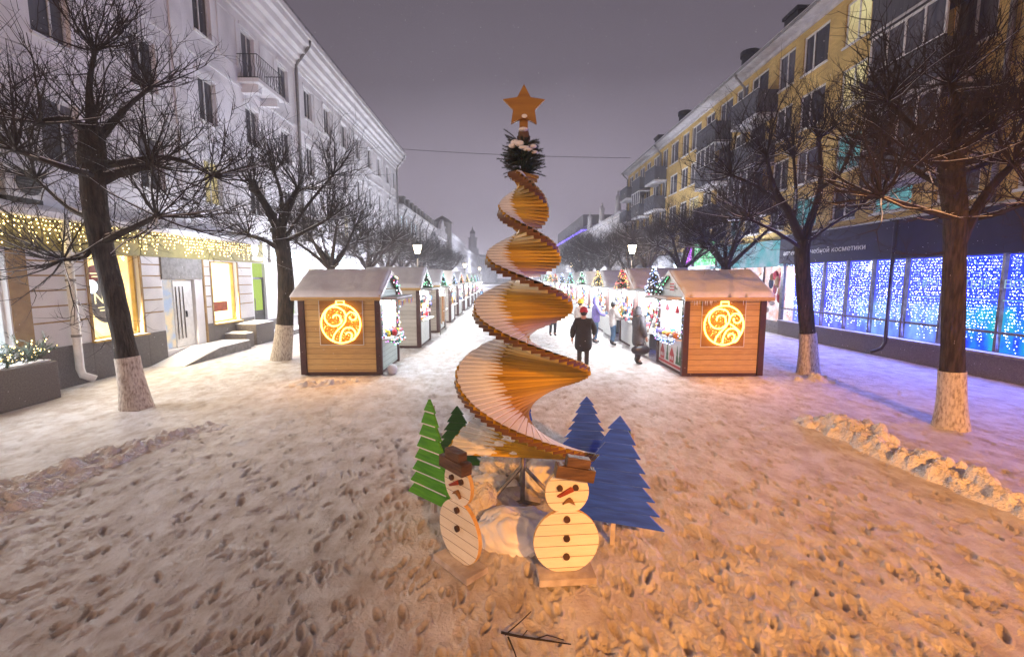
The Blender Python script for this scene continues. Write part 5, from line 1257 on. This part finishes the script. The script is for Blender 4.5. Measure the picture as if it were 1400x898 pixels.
# ================================================================== street lamps
def make_lamp(loc, label, h=4.15):
    t = thing('street_lamp', label, 'street lamp', loc, 0, 'lantern street lamps along the stalls')
    m = MB(); m.tube([(0, 0, 0), (0, 0, .5), (0, 0, .55), (0, 0, h-.28)], [.11, .1, .06, .045], 10); m.tube([(0, 0, h-.34), (0, 0, h-.27)], [.05, .13], 10); m.build('pole', 'dmetal', t, world=False, smooth=True)
    m = MB(); m.tube([(0, 0, h-.26), (0, 0, h+.18)], [.13, .235], 8); m.build('lantern', 'lamp', t, world=False)
    m = MB(); m.tube([(0, 0, h+.185), (0, 0, h+.3), (0, 0, h+.42)], [.26, .13, .02], 8); m.build('cap', 'dmetal', t, world=False); return t
LAMPS = [(-4.75, 25.2, 'nearest lantern lamp, over the left stalls'), (-5.2, 60, 'second lantern lamp over the left stalls, small'), (-4.6, 84, 'farthest tiny lantern lamp over the left stalls'), (7.0, 25.2, 'nearest lantern lamp, over the right stalls'), (8.5, 58, 'second lantern lamp over the right stalls')]
lp0 = None
for x, y, lab in LAMPS:
    if lp0 is None: lp0 = make_lamp((x, y, 0), lab)
    else: c = copy_tree(lp0); c.location = (x, y, 0); relabel(c, lab)
t = thing('globe_lamp', 'round white globe lamp glowing behind the right stall roof', 'lamp', (9.3, 24.5, 0))
m = MB(); m.tube([(9.3, 24.5, 0), (9.3, 24.5, 3.05)], .04, 8); m.build('pole', 'dmetal', t); m = MB(); m.ball((9.3, 24.5, 3.28), .24, 14, 10); m.build('globe', 'signwhite', t, smooth=True)
m = MB(); pts = []
a = P(549, 204, 46.5); b = P(862, 216, 47)
for k in range(15): f_ = k/14; p = a.lerp(b, f_); p.z -= .5*4*f_*(1-f_)*.35; pts.append(p)
m.tube(pts, .025, 4); one('overhead_cable', m, 'dframe', 'thin dark cable strung across the street between the roofs', 'cable', pts[7])
# ================================================================== bare pollarded trees
def shoots(mb, p, d, L, r, lvl, rng, snow=None):
    n = 4 if lvl < 2 else 3
    pts = [p.copy()]; q = p.copy(); dd = d.copy(); sg = L/n
    for i in range(n):
        dd = (dd+Vector((rng.gauss(0, .17), rng.gauss(0, .17), rng.gauss(.10, .12)))).normalized(); q = q+dd*sg; pts.append(q.copy())
    rad = [r*(1-.72*i/n) for i in range(n+1)]
    mb.tube(pts, rad, 5 if lvl == 0 else 3, 0, False)
    if snow is not None and lvl == 0 and rng.random() < .45:
        for i in range(n):
            if abs((pts[i+1]-pts[i]).normalized().z) < .75: snow.tube([pts[i]+Vector((0, 0, rad[i]*.8)), pts[i+1]+Vector((0, 0, rad[i+1]*.8))], [rad[i]*.7, rad[i+1]*.7], 4)
    if lvl >= 2: return
    k = rng.randint(4, 6) if lvl == 0 else rng.randint(2, 4)
    for j in range(k):
        f_ = rng.uniform(.2, .98)*n; i = min(int(f_), n-1); b = pts[i].lerp(pts[i+1], f_-i)
        t = (pts[i+1]-pts[i]).normalized(); o = Vector((rng.gauss(0, 1), rng.gauss(0, 1), rng.gauss(.15, .8))); o = (o-t*o.dot(t)).normalized()
        shoots(mb, b, (t*.75+o*.75).normalized(), L*rng.uniform(.34, .6), max(.0042, r*.5), lvl+1, rng)
def bare_tree(label, base, trunk, limbs, seed, lime_h, nsh=15, Ls=(1.0, 1.9), extra=None, upb=.45, rs=(.010, .020), group='bare pollarded trees along the street'):
    """trunk: [(x,y,z,r)..]; limbs: lists of the same, each ending in a knuckle that bursts into shoots"""
    rng = random.Random(seed); base = Vector(base)
    t = thing('bare_tree', label, 'tree', base, 0, group)
    def smooth(pl, k=4):
        o = []
        for i in range(len(pl)-1):
            p0 = pl[max(i-1, 0)]; p1 = pl[i]; p2 = pl[i+1]; p3 = pl[min(i+2, len(pl)-1)]
            for j in range(k):
                s = j/k; o.append(tuple(.5*((2*p1[c])+(-p0[c]+p2[c])*s+(2*p0[c]-5*p1[c]+4*p2[c]-p3[c])*s*s+(-p0[c]+3*p1[c]-3*p2[c]+p3[c])*s**3) for c in range(4)))
        o.append(pl[-1]); return o
    tr = smooth(trunk)
    m = MB(); m.tube([p[:3] for p in tr], [max(p[3]*(1+rng.uniform(-.05, .05)), .01) for p in tr], 12)
    tk = m.build('trunk', 'bark', t, smooth=True)
    lo = [p for p in tr if p[2] < lime_h]; nx = tr[len(lo)]; l0 = lo[-1]; s = (lime_h-l0[2])/(nx[2]-l0[2]); lo.append(tuple(l0[c]+(nx[c]-l0[c])*s for c in range(4)))
    m = MB(); m.tube([p[:3] for p in lo], [p[3]*1.06+.006 for p in lo], 14, 0, False); m.build('whitewash', 'lime', tk, smooth=True)
    cr = MB(); sn = MB()
    for lb_ in limbs:
        pl = smooth([(p[0], p[1], p[2], p[3]*.74) for p in lb_], 3)
        cr.tube([p[:3] for p in pl], [p[3]*(1+rng.uniform(-.08, .08)) for p in pl], 8)
        for i in range(1, len(pl)-1):
            if rng.random() < .95:
                a, b = Vector(pl[i][:3]), Vector(pl[i+1][:3])
                if abs((b-a).normalized().z) < .8: sn.tube([a+Vector((0, 0, pl[i][3]*.72)), b+Vector((0, 0, pl[i+1][3]*.72))], [pl[i][3]*.55, pl[i+1][3]*.5], 6)
        tip = Vector(pl[-1][:3]); prev = Vector(pl[-3][:3]); ax = (tip-prev).normalized()
        cr.ball(tip, pl[-1][3]*1.5, 8, 6)
        hd = nsh if len(lb_) > 1 else nsh
        for k in range(hd):
            o = Vector((rng.gauss(0, 1), rng.gauss(0, 1), rng.gauss(upb, .75))).normalized(); d = (o+ax*.55).normalized()
            shoots(cr, tip+d*pl[-1][3]*.8, d, rng.uniform(*Ls), rng.uniform(*rs), 0, rng, sn)
        for k in range(max(2, nsh//3)):
            i = rng.randrange(1, len(pl)-1); o = Vector((rng.gauss(0, 1), rng.gauss(0, 1), rng.gauss(.3, .7))).normalized()
            shoots(cr, Vector(pl[i][:3]), o, rng.uniform(*Ls)*.6, rng.uniform(*rs)*.8, 0, rng, sn)
    tip = Vector(tr[-1][:3])
    for k in range(nsh//2):
        o = Vector((rng.gauss(0, .7), rng.gauss(0, .7), rng.gauss(1, .4))).normalized(); shoots(cr, tip, o, rng.uniform(*Ls), rng.uniform(*rs), 0, rng)
    cr.build('crown', 'twig', t)
    if sn.v: sn.build('snow', 'snowcap', t, smooth=True)['kind'] = 'stuff'
    return t
def px(x, y, Y, r): p = P(x, y, Y); return (p.x, p.y, p.z, r)
# -- nearest left
b = G(187, 556); Y = b.y
tr = [(b.x, Y, -.05, .27), px(180, 520, Y, .205), px(170, 470, Y, .185), px(153, 390, Y, .18), px(138, 330, Y, .19), px(128, 265, Y, .20), px(126, 205, Y, .22), px(127, 172, Y, .16)]
limbs = [[px(138, 330, Y, .13), px(168, 318, Y-.2, .08), px(215, 296, Y-.4, .06)],
         [px(132, 250, Y, .15), px(160, 238, Y+.1, .12), px(205, 226, Y+.3, .10)],
         [px(127, 185, Y, .14), px(95, 165, Y-.3, .09), px(55, 168, Y-.5, .075)],
         [px(128, 200, Y, .12), px(170, 150, Y+.5, .07), px(205, 120, Y+1.1, .055)],
         [px(127, 180, Y, .14), px(122, 120, Y-.1, .07), px(130, 70, Y+.1, .05)],
         [px(130, 300, Y, .1), px(95, 285, Y+.3, .06), px(50, 245, Y+.5, .045)],
         [px(128, 240, Y, .1), px(90, 230, Y-.8, .07), px(20, 205, Y-1.2, .05)],
         [px(135, 320, Y, .08), px(118, 350, Y-.1, .05), px(86, 356, Y-.3, .032)],
         [px(128, 230, Y, .1), px(230, 215, Y+.9, .06), px(290, 240, Y+1.0, .045)]]
bare_tree('big bare tree leaning left, nearest on the left, its trunk base whitewashed', b, tr, limbs, 3, 1.02, 27, (.9, 1.75))
# -- second left
b = G(384, 491); Y = b.y
tr = [(b.x, Y, -.05, .30), px(389, 450, Y, .25), px(391, 400, Y, .235), px(388, 350, Y, .23), px(380, 312, Y, .22)]
limbs = [[px(382, 318, Y, .2), px(366, 285, Y, .17), px(347, 257, Y-.2, .14)], [px(384, 315, Y, .18), px(396, 280, Y+.1, .14), px(408, 258, Y+.3, .10)],
         [px(386, 345, Y, .12), px(365, 330, Y-.4, .09), px(340, 322, Y-.7, .06)], [px(388, 330, Y, .1), px(415, 318, Y-.2, .07), px(448, 300, Y-.3, .05)],
         [px(384, 315, Y, .12), px(385, 270, Y+.8, .08), px(375, 235, Y+1, .06)], [px(390, 325, Y, .08), px(425, 275, Y, .06), px(455, 240, Y+.2, .05)]]
bare_tree('bare tree with a forked trunk beside the left wooden stall', b, tr, limbs, 11, 1.12, 30, (.8, 1.75))
# -- nearest right
b = G(1300, 583); Y = b.y
tr = [(b.x, Y, -.05, .25), px(1301, 545, Y, .185), px(1303, 450, Y, .165), px(1305, 350, Y, .16), px(1306, 290, Y, .165), px(1300, 240, Y, .18), px(1302, 205, Y, .14)]
limbs = [[px(1306, 350, Y, .11), px(1328, 300, Y-.1, .10), px(1350, 262, Y-.2, .085), px(1385, 225, Y-.4, .06)],
         [px(1302, 232, Y, .13), px(1280, 218, Y-.1, .09), px(1262, 222, Y-.2, .075)], [px(1302, 220, Y, .12), px(1330, 192, Y, .08), px(1352, 178, Y+.1, .065)],
         [px(1304, 260, Y, .1), px(1262, 240, Y+.5, .06), px(1215, 205, Y+.8, .05)], [px(1302, 215, Y, .11), px(1310, 160, Y+.2, .07), px(1300, 115, Y+.2, .05)],
         [px(1306, 300, Y, .08), px(1255, 285, Y-.3, .05), px(1205, 270, Y-.5, .04)], [px(1304, 240, Y, .1), px(1360, 215, Y+.8, .06), px(1400, 160, Y+1.2, .05)],
         [px(1304, 230, Y, .1), px(1255, 180, Y+.2, .06), px(1215, 140, Y+.2, .045)], [px(1330, 300, Y, .06), px(1370, 290, Y-.4, .045), px(1410, 275, Y-.7, .035)]]
bare_tree('big bare tree nearest on the right, dark against the blue lit glazing', b, tr, limbs, 23, 1.0, 28, (.7, 1.4))
# -- second right
b = G(1105, 511); Y = b.y
tr = [(b.x, Y, -.05, .27), px(1105, 470, Y, .2), px(1101, 420, Y, .185), px(1097, 360, Y, .18), px(1097, 328, Y, .18)]
limbs = [[px(1096, 330, Y, .16), px(1078, 290, Y-.1, .13), px(1058, 258, Y-.2, .10), px(1048, 215, Y-.2, .06)], [px(1098, 330, Y, .15), px(1112, 290, Y+.1, .12), px(1122, 255, Y+.2, .10), px(1120, 190, Y+.3, .06)],
         [px(1070, 280, Y, .08), px(1035, 255, Y+.2, .06), px(1000, 240, Y+.3, .05)], [px(1122, 258, Y, .08), px(1150, 235, Y-.3, .06), px(1165, 200, Y-.4, .05)],
         [px(1097, 340, Y, .07), px(1062, 318, Y-.6, .05), px(1025, 300, Y-.9, .04)], [px(1099, 335, Y, .07), px(1140, 305, Y+.4, .05), px(1175, 285, Y+.4, .04)], [px(1085, 300, Y, .08), px(1088, 260, Y+.8, .06), px(1085, 215, Y+1, .05)]]
bare_tree('bare tree with a forked trunk to the right of the right wooden stall', b, tr, limbs, 31, 1.12, 28, (.8, 1.7))
# -- the rows further on: two more shapes, copied along both sides
def row_tree(label, x, y, seed, fork):
    tr = [(x, y, -.05, .26), (x, y, .5, .2), (x+.05, y, 1.8, .18), (x, y, 3.0, .17)]
    rng = random.Random(seed); limbs = []
    for k in range(7):
        a = k*2*PI/7+rng.uniform(-.4, .4); L = rng.uniform(.8, 1.5); limbs.append([(x, y, 2.9, .13), (x+.5*L*math.cos(a), y+.5*L*math.sin(a), 3.5+.3*rng.random(), .09), (x+L*math.cos(a), y+L*math.sin(a), 4.0+rng.uniform(-.3, .8), .06)])
    return bare_tree(label, (x, y, 0), tr, limbs, seed, 1.1, 24, (.8, 1.8))
pa_ = row_tree('bare tree third in the left row, its trunk rising behind the left stall roof', -7.3, 19.4, 51, True)
pb_ = row_tree('bare tree third in the right row, rising behind the right stall roof', 8.35, 17.2, 52, False)
NTH = ['third', 'fourth', 'fifth', 'sixth', 'seventh', 'eighth', 'ninth', 'tenth', 'eleventh', 'twelfth']
for k in range(1, 9):
    c = copy_tree(pa_ if k % 2 == 0 else pb_); c.location = (-7.3+rnd.uniform(-.2, .2), 19.4+4.7*k, 0); c.rotation_euler = (0, 0, rnd.uniform(0, 6.28)); relabel(c, 'bare tree %s along the left row of trees, above the stalls' % NTH[k])
    c = copy_tree(pb_ if k % 2 == 0 else pa_); c.location = (8.3+rnd.uniform(-.2, .2), 17.2+4.6*k, 0); c.rotation_euler = (0, 0, rnd.uniform(0, 6.28)); relabel(c, 'bare tree %s along the right row of trees, above the stalls' % NTH[k])
    if k > 3: c.scale = (1.1, 1.1, 1.1)

# ================================================================== people
def skin(name, chains, mat, parent, sub=2, root=0):
    """one continuous surface grown over a skeleton: chains of (x,y,z,r), joined where points coincide"""
    vs = []; rs = []; es = []; key = {}
    def vid(p):
        k = tuple(round(c, 4) for c in p[:3])
        if k not in key: key[k] = len(vs); vs.append(p[:3]); rs.append(p[3:] if len(p) > 4 else (p[3], p[3]))
        return key[k]
    for ch in chains:
        ids = [vid(p) for p in ch]; es += [(ids[i], ids[i+1]) for i in range(len(ids)-1)]
    me = bpy.data.meshes.new(name); me.from_pydata(vs, es, [])
    ob = bpy.data.objects.new('temp', me); col.objects.link(ob)
    ob.modifiers.new('s', 'SKIN'); sv = me.skin_vertices[0].data
    for i, r in enumerate(rs): sv[i].radius = (r[0], r[1] if len(r) > 1 else r[0]); sv[i].use_root = (i == root)
    sb = ob.modifiers.new('d', 'SUBSURF'); sb.levels = sub; sb.render_levels = sub
    dg = bpy.context.evaluated_depsgraph_get(); m2 = bpy.data.meshes.new_from_object(ob.evaluated_get(dg)); bpy.data.objects.remove(ob); bpy.data.meshes.remove(me)
    m2.name = name; m2.materials.clear(); m2.materials.append(M[mat]); m2.polygons.foreach_set('use_smooth', [True]*len(m2.polygons))
    o = bpy.data.objects.new(name, m2); col.objects.link(o); o.parent = parent; return o
def person(label, loc, heading, coat='black_cloth', legs='dark_cloth', hat=None, coat_len=.62, arms=None, stride=0, headgear='beanie', hgt=1.75, hair='hair', turn=0, bulk=1):
    """heading: direction faced, radians clockwise from +Y (down the street)"""
    t = thing('person', label, 'person', loc, -heading); k = hgt/1.75; t.scale = (k, k, k)
    A = arms or {}
    sh = [(-.19, 0, 1.43), (.19, 0, 1.43)]
    el = A.get('el', [(-.27, -.03, 1.14), (.27, -.03, 1.14)]); wr_ = A.get('wr', [(-.26, .08, .90), (.26, .08, .90)])
    ft = stride/2
    hips = [(-.09, 0, .90), (.09, 0, .90)]; kn = [(-.10, .03+ft*.6, .50), (.10, .03-ft*.4, .50)]; an = [(-.10, -.02+ft, .09), (.10, -.02-ft, .09)]
    ch = [[(0, 0, .95, .13, .10), (0, 0, 1.15, .13, .09), (0, 0, 1.36, .15, .10), (0, .0, 1.47, .06), (0, .015, 1.55, .06), (0, .03, 1.64, .092), (0, .015, 1.72, .08)]]
    ch.append([(0, .03, 1.64, .092), (0, .115, 1.635, .018)])                 # nose
    for s in (-1, 1): ch.append([(0, .03, 1.64, .092), (s*.095, .01, 1.64, .018)])   # ears
    for i, s in enumerate((-1, 1)):
        h0 = wr_[i]; d = (Vector(h0)-Vector(el[i])).normalized(); pm_ = Vector(h0)+d*.08
        ch.append([(0, 0, 1.36, .15, .10), (*sh[i], .06), (*el[i], .048), (*h0, .034), (pm_.x, pm_.y, pm_.z, .036, .022)])
        for f_ in range(4):
            o = Vector((0, (f_-1.5)*.022, 0)); a = pm_+d*.035+o; b2 = a+d*(.036+.006*(f_ in (1, 2)))-Vector((s*.010, 0, 0)); c2 = b2+(d-Vector((s*.6, 0, 0))).normalized()*.03
            ch.append([(pm_.x, pm_.y, pm_.z, .036, .022), (*a, .010), (*b2, .009), (*c2, .008)])
        a = Vector(h0)+d*.05+Vector((0, .045, 0)); b2 = a+d*.035+Vector((0, .015, 0)); ch.append([(*h0, .034), (*a, .011), (*b2, .009)])
        ch.append([(0, 0, .95, .13, .10), (*hips[i], .085), (*kn[i], .058), (*an[i], .042), (an[i][0]*1.05, an[i][1]+.15, .045, .035)])
    skin('body', ch, 'skin', t, 1)
    hem = .90-coat_len*.45 if coat_len < .5 else 1.42-coat_len-.1
    ch = [[(0, 0, hem, .19*bulk, .15*bulk), (0, 0, (hem+1.05)/2, .19*bulk, .15*bulk), (0, 0, 1.08, .175*bulk, .135*bulk), (0, 0, 1.30, .185*bulk, .13*bulk), (0, 0, 1.43, .13, .095), (0, 0, 1.50, .085)]]
    for i in (0, 1): ch.append([(0, 0, 1.30, .185*bulk, .13*bulk), (sh[i][0]*1.05, 0, 1.41, .09), (*el[i], .088), (*wr_[i], .066)])
    skin('coat', ch, coat, t, 2)
    for i in (0, 1):
        skin('trouser_leg', [[(hips[i][0], 0, .88, .10), (*kn[i], .076), (an[i][0], an[i][1], .12, .062)]], legs, t, 2)
        x, y = an[i][0], an[i][1]
        skin('boot', [[(x, y-.02, .22, .062), (x, y-.02, .07, .058), (x*1.04, y+.08, .05, .052), (x*1.07, y+.17, .04, .04)]], 'boot', t, 2)
    m = MB()
    if headgear == 'beanie':
        m.ball((0, .012, 1.70), (.112, .122, .105), 14, 10); m.v = [(x, y, max(z, 1.655)) for x, y, z in m.v]; m.tube([(0, .012, 1.64), (0, .012, 1.69)], [.119, .117], 16)
        m.build('hat', hat or 'black_cloth', t, True, world=False)
    elif headgear == 'hood':
        skin('hood', [[(0, -.03, 1.45, .125), (0, -.035, 1.58, .128), (0, -.02, 1.70, .11), (0, .0, 1.765, .06)]], hat or coat, t, 2)
    m = MB(); m.ball((0, -.012, 1.635), (.098, .10, .10), 12, 8); m.build('hair', hair, t, True, world=False)
    m = MB()
    for s in (-1, 1): m.ball((s*.034, .112, 1.655), .011, 8, 6)
    m.build('eyes', 'boot', t, True, world=False)
    return t
g = G(795, 506); person('person in a red knitted hat and long dark jacket from behind', (2.2, 12.6, 0), R(8), 'black_cloth', 'dark_cloth', 'red_cloth', .82, {'el': [(-.30, -.03, 1.15), (.31, .0, 1.16)], 'wr': [(-.31, .05, .90), (.30, .16, 1.0)]}, .16, 'beanie', 1.74, bulk=1.42)
person('person in a dark hooded coat facing the right stall, carrying a bag', (4.0, 13.45, 0), R(72), 'grey_cloth', 'dark_cloth', 'grey_cloth', .82, {'el': [(-.25, .02, 1.14), (.27, -.03, 1.13)], 'wr': [(-.16, .10, .86), (.20, .12, .84)]}, .10, 'hood', 1.74, bulk=1.25)
bg = thing('travel_bag', 'dark duffel bag held by the hooded person', 'bag', (4.05, 13.35, .28))
bg.rotation_euler = (0, 0, R(12))
m = MB(); m.ball((0, 0, .17), (.30, .15, .16), 18, 12); m.v = [(x, y, max(z, .03)) for x, y, z in m.v]; m.build('pouch', 'leather', bg, True, world=False)
for sy in (-.06, .06):
    m = MB(); m.tube([(-.15, sy, .27), (-.12, sy*.6, .40), (0, sy*.2, .49), (.12, sy*.6, .40), (.15, sy, .27)], .012, 6); m.build('handle', 'leather', bg, True, world=False)
m = MB(); m.tube([(-.24, 0, .302), (0, 0, .336), (.24, 0, .302)], .006, 5); m.build('zip', 'metal', bg, world=False)
person('person in a knee length grey coat far off, left of the red hat', (2.15, 20.2, 0), R(170), 'grey_cloth', 'black_cloth', 'black_cloth', .84, None, .06, 'beanie', 1.7, bulk=1.15)
person('person in a yellow hat and pale coat behind the one in the red hat', (2.9, 17.4, 0), R(60), 'white_cloth', 'brown_cloth', 'yellow_cloth', .7, None, .1, 'beanie', 1.72)
person('person in a violet and white jacket at the second right stall', (3.6, 17.9, 0), R(88), 'purple_cloth', 'blue_cloth', 'purple_cloth', .56, {'el': [(-.22, .12, 1.14), (.27, .1, 1.14)], 'wr': [(-.12, .34, 1.08), (.2, .34, 1.08)]}, .1, 'hood', 1.82, bulk=1.15)
person('person in jeans and a pale patterned jacket facing the right goods table', (4.15, 17.3, 0), R(75), 'white_cloth', 'blue_cloth', 'dark_cloth', .6, {'el': [(-.22, .12, 1.14), (.27, .1, 1.14)], 'wr': [(-.12, .34, 1.08), (.2, .34, 1.08)]}, .06, 'beanie', 1.66)
person('person in a black coat partly hidden by the spiral tree', (1.05, 20.5, 0), R(15), 'black_cloth', 'black_cloth', 'black_cloth', .8, None, .2, 'beanie', 1.74, bulk=1.1)
person('distant person in a brown coat walking down the lane', (1.9, 34, 0), R(0), 'brown_cloth', 'black_cloth', 'red_cloth', .75, None, .25)
person('distant person in a blue coat at the far left stalls', (-1.9, 38, 0), R(270), 'blue_cloth', 'black_cloth', 'white_cloth', .75, None, .1)

# ================================================================== falling snow
fl = MB(); rs_ = random.Random(99)
for k in range(9000):
    y = rs_.uniform(6.2, 28); x = rs_.uniform(-1.15, 1.15)*y; z = rs_.uniform(.1, 3+y*.75); r = rs_.uniform(.0032, .0065)
    fl.octa((x, y, z), r)
for o in list(bpy.data.objects):
    if o.parent is None and 'label' in o:
        s = o['label']
        for a, b in ((' of the left row', ' below the white building'), (' of the right row', ' below the ochre building'), (' from the front below', ' below'), ('the left row of trees', 'the white building'), ('the right row of trees', 'the ochre building'), (', above the stalls', '')): s = s.replace(a, b)
        for nm in ORD:
            if s.startswith('pale %s market' % nm): s = s.replace('pale %s market stall from the front' % nm, 'pale market stall, %s one from the square,' % nm).replace('of the left row', 'below the white building').replace('below', 'below', 1)
        o['label'] = s
q = fl.build('falling_snow', 'snowcap'); q['kind'] = 'stuff'

# ================================================================== air, sky, light
if True:
    m = MB(); m.box(-60, 60, -25, 300, -1.2, 40); hz = m.build('haze', 'snow'); hz['kind'] = 'stuff'
    hm = bpy.data.materials.new('haze_air'); hm.use_nodes = True; n = hm.node_tree.nodes; n.clear()
    o = n.new('ShaderNodeOutputMaterial'); v = n.new('ShaderNodeVolumePrincipled'); v.inputs['Color'].default_value = (.92, .9, .95, 1); v.inputs['Density'].default_value = .0033; v.inputs['Anisotropy'].default_value = .3
    hm.node_tree.links.new(v.outputs[0], o.inputs['Volume']); hz.data.materials.clear(); hz.data.materials.append(hm)
w = bpy.data.worlds.new('World'); sc.world = w; w.use_nodes = True
n = w.node_tree.nodes; l = w.node_tree.links; n.clear()
out = n.new('ShaderNodeOutputWorld'); bgn = n.new('ShaderNodeBackground'); tc = n.new('ShaderNodeTexCoord'); sp = n.new('ShaderNodeSeparateXYZ'); l.new(tc.outputs['Generated'], sp.inputs[0])
cn = n.new('ShaderNodeTexNoise'); cn.inputs['Scale'].default_value = 2.2; cn.inputs['Detail'].default_value = 5; l.new(tc.outputs['Generated'], cn.inputs['Vector'])
cm = n.new('ShaderNodeMath'); cm.operation = 'MULTIPLY_ADD'; cm.inputs[1].default_value = .16; l.new(cn.outputs[0], cm.inputs[0]); cs = n.new('ShaderNodeMath'); cs.operation = 'SUBTRACT'; l.new(sp.outputs[2], cs.inputs[0]); cs.inputs[1].default_value = .08; l.new(cs.outputs[0], cm.inputs[2])
rp = n.new('ShaderNodeValToRGB'); l.new(cm.outputs[0], rp.inputs[0]); e = rp.color_ramp.elements
e[0].position = 0; e[0].color = (.80, .70, .84, 1); e[1].position = .75; e[1].color = (.066, .054, .066, 1)
q = e.new(.14); q.color = (.47, .405, .50, 1); q = e.new(.38); q.color = (.165, .138, .172, 1)
sky = n.new('ShaderNodeTexSky'); sky.sky_type = 'NISHITA'; sky.sun_disc = False; sky.sun_elevation = R(-3); sky.sun_rotation = R(200)
b2_ = n.new('ShaderNodeBackground'); b2_.inputs[1].default_value = .05; l.new(sky.outputs[0], b2_.inputs[0])
ad = n.new('ShaderNodeAddShader'); l.new(rp.outputs[0], bgn.inputs[0]); bgn.inputs[1].default_value = 1.0; l.new(bgn.outputs[0], ad.inputs[0]); l.new(b2_.outputs[0], ad.inputs[1]); l.new(ad.outputs[0], out.inputs[0])
def light(kind, loc, power, color, r=.1, name='lamp_light', aim=None, spot=None, size=None):
    d = bpy.data.lights.new(name, kind); d.energy = power; d.color = color
    if kind in ('POINT', 'SPOT'): d.shadow_soft_size = r
    if kind == 'AREA': d.shape = 'RECTANGLE'; d.size, d.size_y = size
    o = bpy.data.objects.new(name, d); col.objects.link(o); o.location = loc
    if aim is not None: o.rotation_euler = (Vector(aim)-Vector(loc)).to_track_quat('-Z', 'Y').to_euler()
    if spot: d.spot_size = R(spot); d.spot_blend = .6
    return o
WARM = (1, .74, .46); SOD = (1, .37, .045)
for x, y, lab in LAMPS: light('POINT', (x, y, 4.15), 2200, (1, .80, .58), .22)
light('POINT', (9.3, 24.5, 3.28), 150, (.85, .92, 1), .24)
for k in range(11):
    for s, X, ys in ((1, LX, LY), (-1, RX, RY)):
        light('POINT', (X+s*.55, ys[k], 1.86), 420 if k else 110, (.88, .94, 1), .12, 'stall_light')
        light('POINT', (X+s*(DX+.42), ys[k], 1.93), 300 if k else 170, (.9, .95, 1), .1, 'awning_light')
for k in range(1, 5): light('POINT', (RX-DX+.1, (RY[k]+RY[k-1])/2+.2, 1.98), 380, (.9, .95, 1), .1, 'table_light')
light('POINT', (LX+DX+.3, LY[1]-.55, 1.4), 60, (1, .72, .38), .1, 'bare_bulb_light')
# orange glow of the bauble decorations
for X, Y in ((-4.30, LY[0]-DY-.12), (5.68, RY[0]-DY-.12)): light('AREA', (X, Y-.02, 1.42), 62, (1, .45, .12), name='bauble_glow', aim=(X, Y-5, .2), size=(1.0, 1.0))
# shop windows spilling on the pavement
light('AREA', (XS+.02, 12.4, 2.1), 150, (1, .80, .48), name='window_light', aim=(0, 12.4, .4), size=(1.5, 2.2))
light('AREA', (XS+.02, 17.2, 2.1), 170, (1, .76, .40), name='window_light', aim=(0, 17.0, .4), size=(1.5, 2.2))
light('AREA', (XS+.02, 14.8, 1.5), 60, (1, .82, .6), name='window_light', aim=(0, 14.6, .4), size=(1.3, 2.1))
light('AREA', (XS+.02, 8.8, 1.9), 260, (.92, .94, 1), name='window_light', aim=(0, 7.5, .2), size=(1.7, 2.4))
light('AREA', (XS+.2, 11.5, 3.55), 110, (1, .76, .36), name='garland_glow', aim=(0, 11.5, .5), size=(14, .5))
light('AREA', (XN+.3, 26, 3.7), 700, (.76, .80, 1), name='sign_glow', aim=(-5, 26, 2), size=(14, .6))
for x, y, p in ((-8.7, 15.5, 250), (-8.7, 22, 700), (-8.7, 28.5, 1500), (-8.7, 35, 1600), (-8.7, 42, 1600), (10.8, 24, 800), (10.8, 31, 1400), (10.8, 39, 1400), (-9, 53, 1600), (-9, 66, 1600), (-8.7, 80, 1800), (-7, 105, 4200), (-7, 150, 5000), (9.5, 62, 1600), (9.5, 95, 3000), (9.5, 140, 4000)): light('POINT', (x, y, 3.4), p, (.82, .86, 1), .3, 'facade_fill_light')  # unseen bare point lights, added along both fronts to brighten the facades
# blue glazing
for u, c, p in ((7.5, (.10, .14, 1), 150), (11.2, (.10, .16, 1), 190), (14.5, (.16, .2, 1), 230), (18, (.2, .2, 1), 200)):
    light('AREA', (XG-.12, u, 1.9), p, c, name='glazing_glow', aim=(0, u, .3), size=(3, 2.3))
light('AREA', (XG-.2, 24, 1.9), 320, (.85, .85, 1), name='shop_glow', aim=(0, 24, .6), size=(6, 2.3))
# street lighting of the square behind the photographer
light('SPOT', (5.0, -10.0, 8.0), 19000, SOD, .2, 'sodium_lamp', aim=(5.9, 1.9, 0), spot=54)
light('POINT', (-9.0, -7.5, 6.0), 1500, (1, .50, .23), .25, 'square_lamp')
light('POINT', (1.5, -13.0, 8.0), 3200, (1, .56, .27), .25, 'square_lamp')
s_ = bpy.data.lights.new('sun', 'SUN'); s_.energy = .02; s_.angle = R(10); s_.color = (1, .8, .7); so_ = bpy.data.objects.new('sun', s_); col.objects.link(so_); so_.rotation_euler = (R(50), 0, R(20)); so_.location = (0, 0, 30)

sc.view_settings.view_transform = 'Standard'; sc.view_settings.look = 'None'; sc.view_settings.gamma = 1; sc.view_settings.exposure = 0
try: sc.view_settings.use_curve_mapping = False
except Exception: pass
cy = sc.cycles
cy.use_denoising = True
try: cy.denoiser = 'OPENIMAGEDENOISE'; cy.denoising_input_passes = 'RGB_ALBEDO_NORMAL'
except Exception: pass
cy.max_bounces = 5; cy.diffuse_bounces = 3; cy.glossy_bounces = 2; cy.transmission_bounces = 2; cy.transparent_max_bounces = 12; cy.volume_bounces = 0
cy.use_adaptive_sampling = True; cy.adaptive_threshold = .02; cy.sample_clamp_indirect = 4; cy.caustics_reflective = False; cy.caustics_refractive = False
cy.use_light_tree = True; cy.volume_step_rate = 4; cy.volume_max_steps = 64
